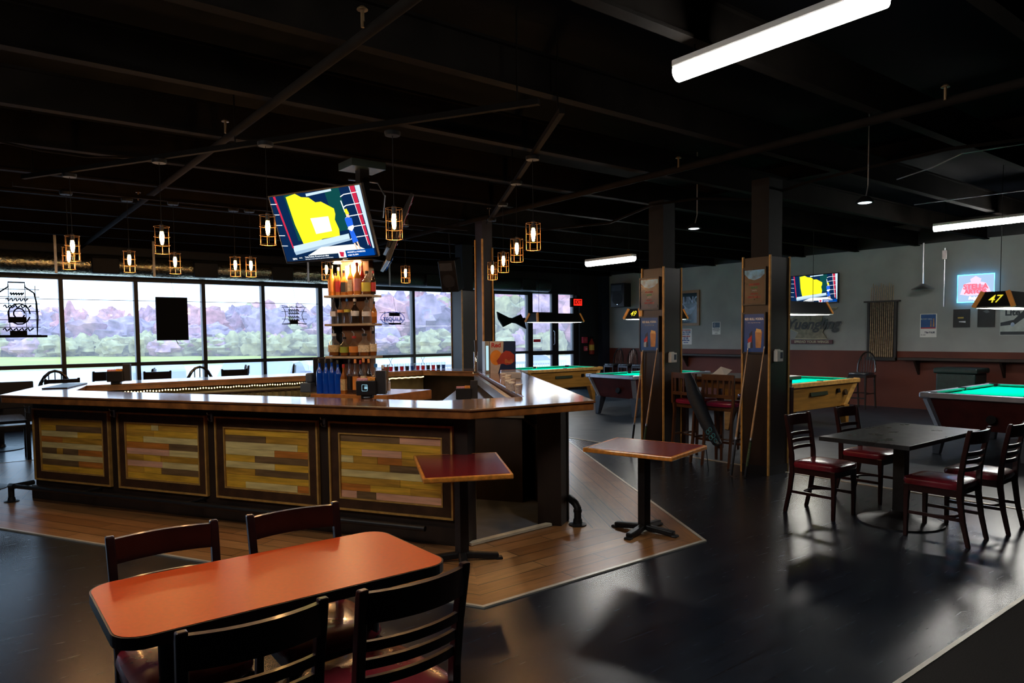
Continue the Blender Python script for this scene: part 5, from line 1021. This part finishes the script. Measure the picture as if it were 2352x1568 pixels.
M_tin = mat('tarnished_tan_metal', (.22, .19, .13), .5, .3, var=.3, scale=12); M_tin2 = mat('tarnished_outline', (.40, .34, .22), .4, .3)
O1 = [(-1, -.1), (-.85, .35), (-.5, .62), (-.1, .55), (.0, .30), (.12, .75), (.38, .86), (.62, .92), (.98, .90), (.90, .78), (.66, .74), (.46, .60), (.40, .28), (.30, .05), (.52, -.1), (.44, -.35), (.62, -.72), (.1, -.74), (-.3, -.72), (-.62, -.70), (-.5, -.38), (-.7, -.25)]
b = MB(); b.xz([(x*.62*1.02, z*.42*1.03) for x, z in O1], -.012, 0); b.build('outline', M_tin2, t); b = MB(); b.xz([(x*.62*.97, z*.42*.97) for x, z in O1], -.018, 0); b.build('eagle_plate', M_tin, t)
b = MB(); b.xz([(-.48, -.33), (.52, -.33), (.52, -.42), (-.48, -.42)], -.02, 0); b.build('strip', mat('maroon_strip', (.10, .03, .035), .5), t)
text('Yuengling', .33, mat('dark_script', (.05, .05, .05), .5), t, (.02, -.022, .02), RX, 'lettering', shear=.35, bold=.010); text('SPREAD YOUR WINGS', .075, M_tin2, t, (.02, -.023, -.375), RX, 'lettering', bold=.002, sx=1.1)
t = thing('wall_lamp', 'steel reflector lamp on vertical conduit above the poster', 'lamp', (XW-.28, 6.15, 2.42)); MB().lathe([(.03, .10), (.20, .0), (.205, -.01), (.18, -.008), (.0, .05)], 20).build('reflector', M_steel, t, True); MB().tube([(0, 0, .1), (0, 0, .9)], .018, 8).build('stem', M_steel, t, True)
t = thing('conduit', 'pale vertical conduit with junction box left of the neon sign', 'conduit', (XW-.03, 5.86, 2.06)); MB().tube([(0, 0, 0), (0, 0, 1.15)], .014, 8).build('pipe', M_steel, t, True); MB().box(-.02, -.045, .93, .02, .045, 1.10).build('junction_box', M_steel, t, bevel=.004)
t = frame_x('poster', 'beer bucket poster with blue upper half and white price strip', 'poster', XW, 6.30, 5.99, 1.46, 1.93, None, M_paper, d=.008, fw=0.)
flat(t, [(0, [(-.9, -.18), (.9, -.18), (.9, .95), (-.9, .95)]), (1, [(-.9, -.26), (.9, -.26), (.9, -.16), (-.9, -.16)]), (2, [(.25, -.1), (.4, -.1), (.36, .45), (.29, .45)]), (2, [(.55, -.1), (.75, -.1), (.7, .6), (.6, .6)])], [mat('royal_blue_print', (.02, .09, .28), .5), M_redp, M_orp], -.008)
text('BUCKET DEAL', .034, M_txt, t, (-.03, -.012, .13), RX, 'print'); text('7 for $16.00', .05, M_dkblue, t, (.03, -.010, -.14), RX, 'print', bold=.002, sx=.75); text('7% ABV', .03, M_dkblue, t, (-.09, -.010, -.19), RX, 'print')
for ya, yb, lb in ((5.69, 5.40, 'dark square plaque with gold and white marks below neon sign'), (5.27, 4.98, 'plain dark square plaque below the lamp numbered 47')):
    t = frame_x('plaque', lb, 'plaque', XW, ya, yb, 1.65, 2.0, M_blackpl, mat('dark_plaque_face', (.022, .022, .024), .5), d=.02, group='dark plaques')
    if ya > 5.5: flat(t, [(0, [(-.45, -.02), (.25, -.02), (.25, .14), (-.45, .14)]), (1, [(-.3, -.42), (.5, -.5), (.5, -.3), (-.3, -.34)])], [mat('gold_mark', (.6, .4, .08), .5), M_txt], -.013)
    else: flat(t, [(0, [(-.4, .7), (.1, .9), (.4, .6), (0, .5)])], [mat('faint_grey_mark', (.10, .11, .12), .5)], -.013)
t = frame_x('poster', 'black and white light beer poster at the right edge', 'poster', XW, 4.90, 4.50, 1.49, 1.99, None, mat('off_white_poster', (.45, .50, .48), .5), d=.008, fw=0.)
flat(t, [(0, [(-.95, -.05), (.1, .15), (.9, .85), (.95, .3), (.2, -.2), (-.95, -.3)]), (0, [(-.95, -.95), (.95, -.95), (.95, -.72), (-.95, -.72)]), (1, [(.16*math.cos(a*PI/8)+.02, .16*math.sin(a*PI/8)-.2) for a in range(16)])], [mat('charcoal_print', (.03, .04, .05), .5), M_silvp], -.009)
text('Lite', .16, MATS['charcoal_print'], t, (.0, -.013, .17), RX, 'lettering', bold=.006)
t = thing('wall_ledge', 'long dark drinks ledge on brackets below the posters', 'ledge', (XW, 5.0, 1.0))
MB().box(-.30, -4.5, 0, 0, 1.6, .05).build('shelf', M_base, t, bevel=.004)
for y in (1.3, -.2, -1.7, -3.2): b = MB(); b.add([(-.02, y-.02, 0), (-.26, y-.02, 0), (-.02, y-.02, -.30), (-.02, y+.02, 0), (-.26, y+.02, 0), (-.02, y+.02, -.30)], [(0, 1, 2), (5, 4, 3), (0, 3, 4, 1), (1, 4, 5, 2), (2, 5, 3, 0)]); b.build('bracket', M_base, t)
t = thing('wall_ledge', 'dark drinks ledge on red wall seen between the two pillars', 'ledge', (XW, 10.9, 1.0)); MB().box(-.30, -1.5, 0, 0, 1.7, .05).build('shelf', M_base, t, bevel=.004)
for y in (1.2, -1.0): b = MB(); b.add([(-.02, y-.02, 0), (-.26, y-.02, 0), (-.02, y-.02, -.30), (-.02, y+.02, 0), (-.26, y+.02, 0), (-.02, y+.02, -.30)], [(0, 1, 2), (5, 4, 3), (0, 3, 4, 1), (1, 4, 5, 2), (2, 5, 3, 0)]); b.build('bracket', M_base, t)
t = thing('trash_bin', 'dark green lidded bin against orange wall behind pool table', 'bin', (14.7, 5.25, 0)); MB().box(-.28, -.30, 0, .28, .36, .80).build('body', mat('dark_green_plastic', (.01, .028, .026), .4, var=.3, scale=10), t, bevel=.03); MB().box(-.31, -.34, .80, .31, .40, .90).build('lid', mat('dark_green_plastic', (.01, .028, .026)), t, bevel=.03)
bs = chair('bar_stool', 'dark bow back stool in front of the wall cue rack', 'stool', .74, 1.16, mat('blackened_wood', (.02, .014, .012), .25, coat=.5), mat('black_seat_vinyl', (.03, .035, .045), .15, coat=.5), 'bow', (14.75, 7.15, 0), PI/2)
bs.rotation_euler.z = PI*.5; bs['group'] = 'dark bow back stools'
for k, (x, y) in enumerate(((14.88, 14.35), (14.90, 13.82), (14.90, 13.30), (14.90, 12.78))):
    dup(bs, (x, y, 0), PI/2, 'dark bow back stool near corner, %s in the row of four' % ('leftmost', 'second', 'third', 'rightmost')[k])
t = thing('fire_extinguisher', 'red fire extinguisher hanging in the dark corner by entrance', 'fire extinguisher', (14.74, 15.09, 1.0)); MB().lathe([(.07, 0), (.08, .03), (.08, .34), (.03, .42), (.03, .46)], 16).build('cylinder', mat('dark_red_paint', (.22, .02, .01), .3), t, True); MB().box(-.05, -.02, .46, .05, .02, .52).build('valve', M_black, t); MB().tube([(.04, 0, .47), (.11, -.02, .38), (.10, -.02, .15)], .012, 6).build('hose', M_black, t, True); MB().lathe([(.082, .12), (.082, .28)], 16).build('label_band', mat('yellow_tag', (.5, .35, .05), .5), t)
t = thing('fire_alarm', 'red square fire alarm horn on navy wall by entrance', 'alarm', (14.50, 15.15, 1.42)); MB().box(-.09, -.05, -.09, .09, .03, .09).build('case', mat('alarm_red', (.45, .02, .05), .4), t, bevel=.01); MB().box(-.04, -.055, -.04, .04, -.048, .04).build('strobe', mat('alarm_lens', (.5, .1, .12), .2), t)
t = thing('pull_station', 'small pink red pull station below the alarm', 'alarm', (14.55, 15.15, 1.17)); MB().box(-.05, -.04, -.07, .05, .03, .07).build('case', mat('pull_station_red', (.5, .08, .12), .4), t, bevel=.008); MB().box(-.03, -.05, -.02, .03, -.04, .0).build('handle', M_white, t)

# ================================================================== TABLES AND CHAIRS BEHIND THE BAR
M_dkchair = mat('near_black_chair_wood', (.010, .009, .012), .25, coat=.4)
def window_table(label, x, y):
    t = thing('dining_table', label, 'table', (x, y, 0), 0, 'tables along the windows')
    MB().box(-.45, -.40, .72, .45, .40, .75).build('tabletop', mat('dark_glossy_top', (.02, .02, .025), .12, coat=.6), t, bevel=.004); MB().box(-.04, -.04, .03, .04, .04, .72).build('column', M_iron, t); MB().lathe([(.28, 0), (.28, .012), (.06, .04), (.05, .08)], 24).build('round_base', M_iron, t, True)
for x, y, w_ in ((.45, 12.75, 'below the bottle shaped neon sign'), (3.1, 12.6, 'below the black hanging board'), (5.6, 12.9, 'below the hourglass neon sign'), (.1, 9.5, 'glimpsed under left end of the bar')): window_table('dark glossy square table '+w_, x, y)
dc = chair('dining_chair', 'near black window side chair seen left of the first mullion', 'chair', .50, 1.10, M_dkchair, mat('black_seat', (.02, .02, .022), .3), 'ladder', (1.75, 12.95, 0), .3); dc['group'] = 'near black chairs by the windows'
for x, y, rz, lb in ((1.04, 11.05, .05, 'near black chair nearest the far bar edge at left'), (2.35, 13.2, 1.3, 'near black chair turned sideways right of the napkin caddy'), (2.42, 12.25, 0, 'near black chair below the black hanging board'), (3.55, 12.0, -.2, 'near black chair right below the black board'), (3.9, 13.2, 1.4, 'near black chair below the third mullion, turned sideways'),
        (4.65, 12.9, 1.2, 'near black chair left of the hourglass neon, turned sideways'), (5.3, 12.2, 0, 'near black chair below the hourglass neon sign'), (-.1, 10.35, PI, 'near black chair glimpsed under left end of bar')): dup(dc, (x, y, 0), rz, lb)
ba = chair('dining_chair', 'round arch back black chair below the leftmost mullion', 'chair', .46, 1.12, M_dkchair, MATS['black_seat'], 'bow', (1.08, 12.2, 0), .0); ba['group'] = 'arch back black chairs'; ba.scale = (1.3, 1, 1.03)
dup(ba, (2.95, 11.9, 0), 0, 'round arch back black chair below the lilac saloon car')
t = thing('booth_bench', 'low black bench back behind far left end of bar', 'bench', (-.4, 11.4, 0)); MB().box(-.9, -.04, .70, 1.18, .04, 1.05).build('backrest', M_blackpl, t, bevel=.01); MB().box(-.9, .04, .42, 1.18, .45, .47).build('seat', M_blackpl, t, bevel=.01)
for x in (-.85, 1.10):
    for y, z in ((-.0, .72), (.40, .43)): MB().box(x-.025, y-.025, 0, x+.025, y+.025, z).build('leg', M_blackpl, t)
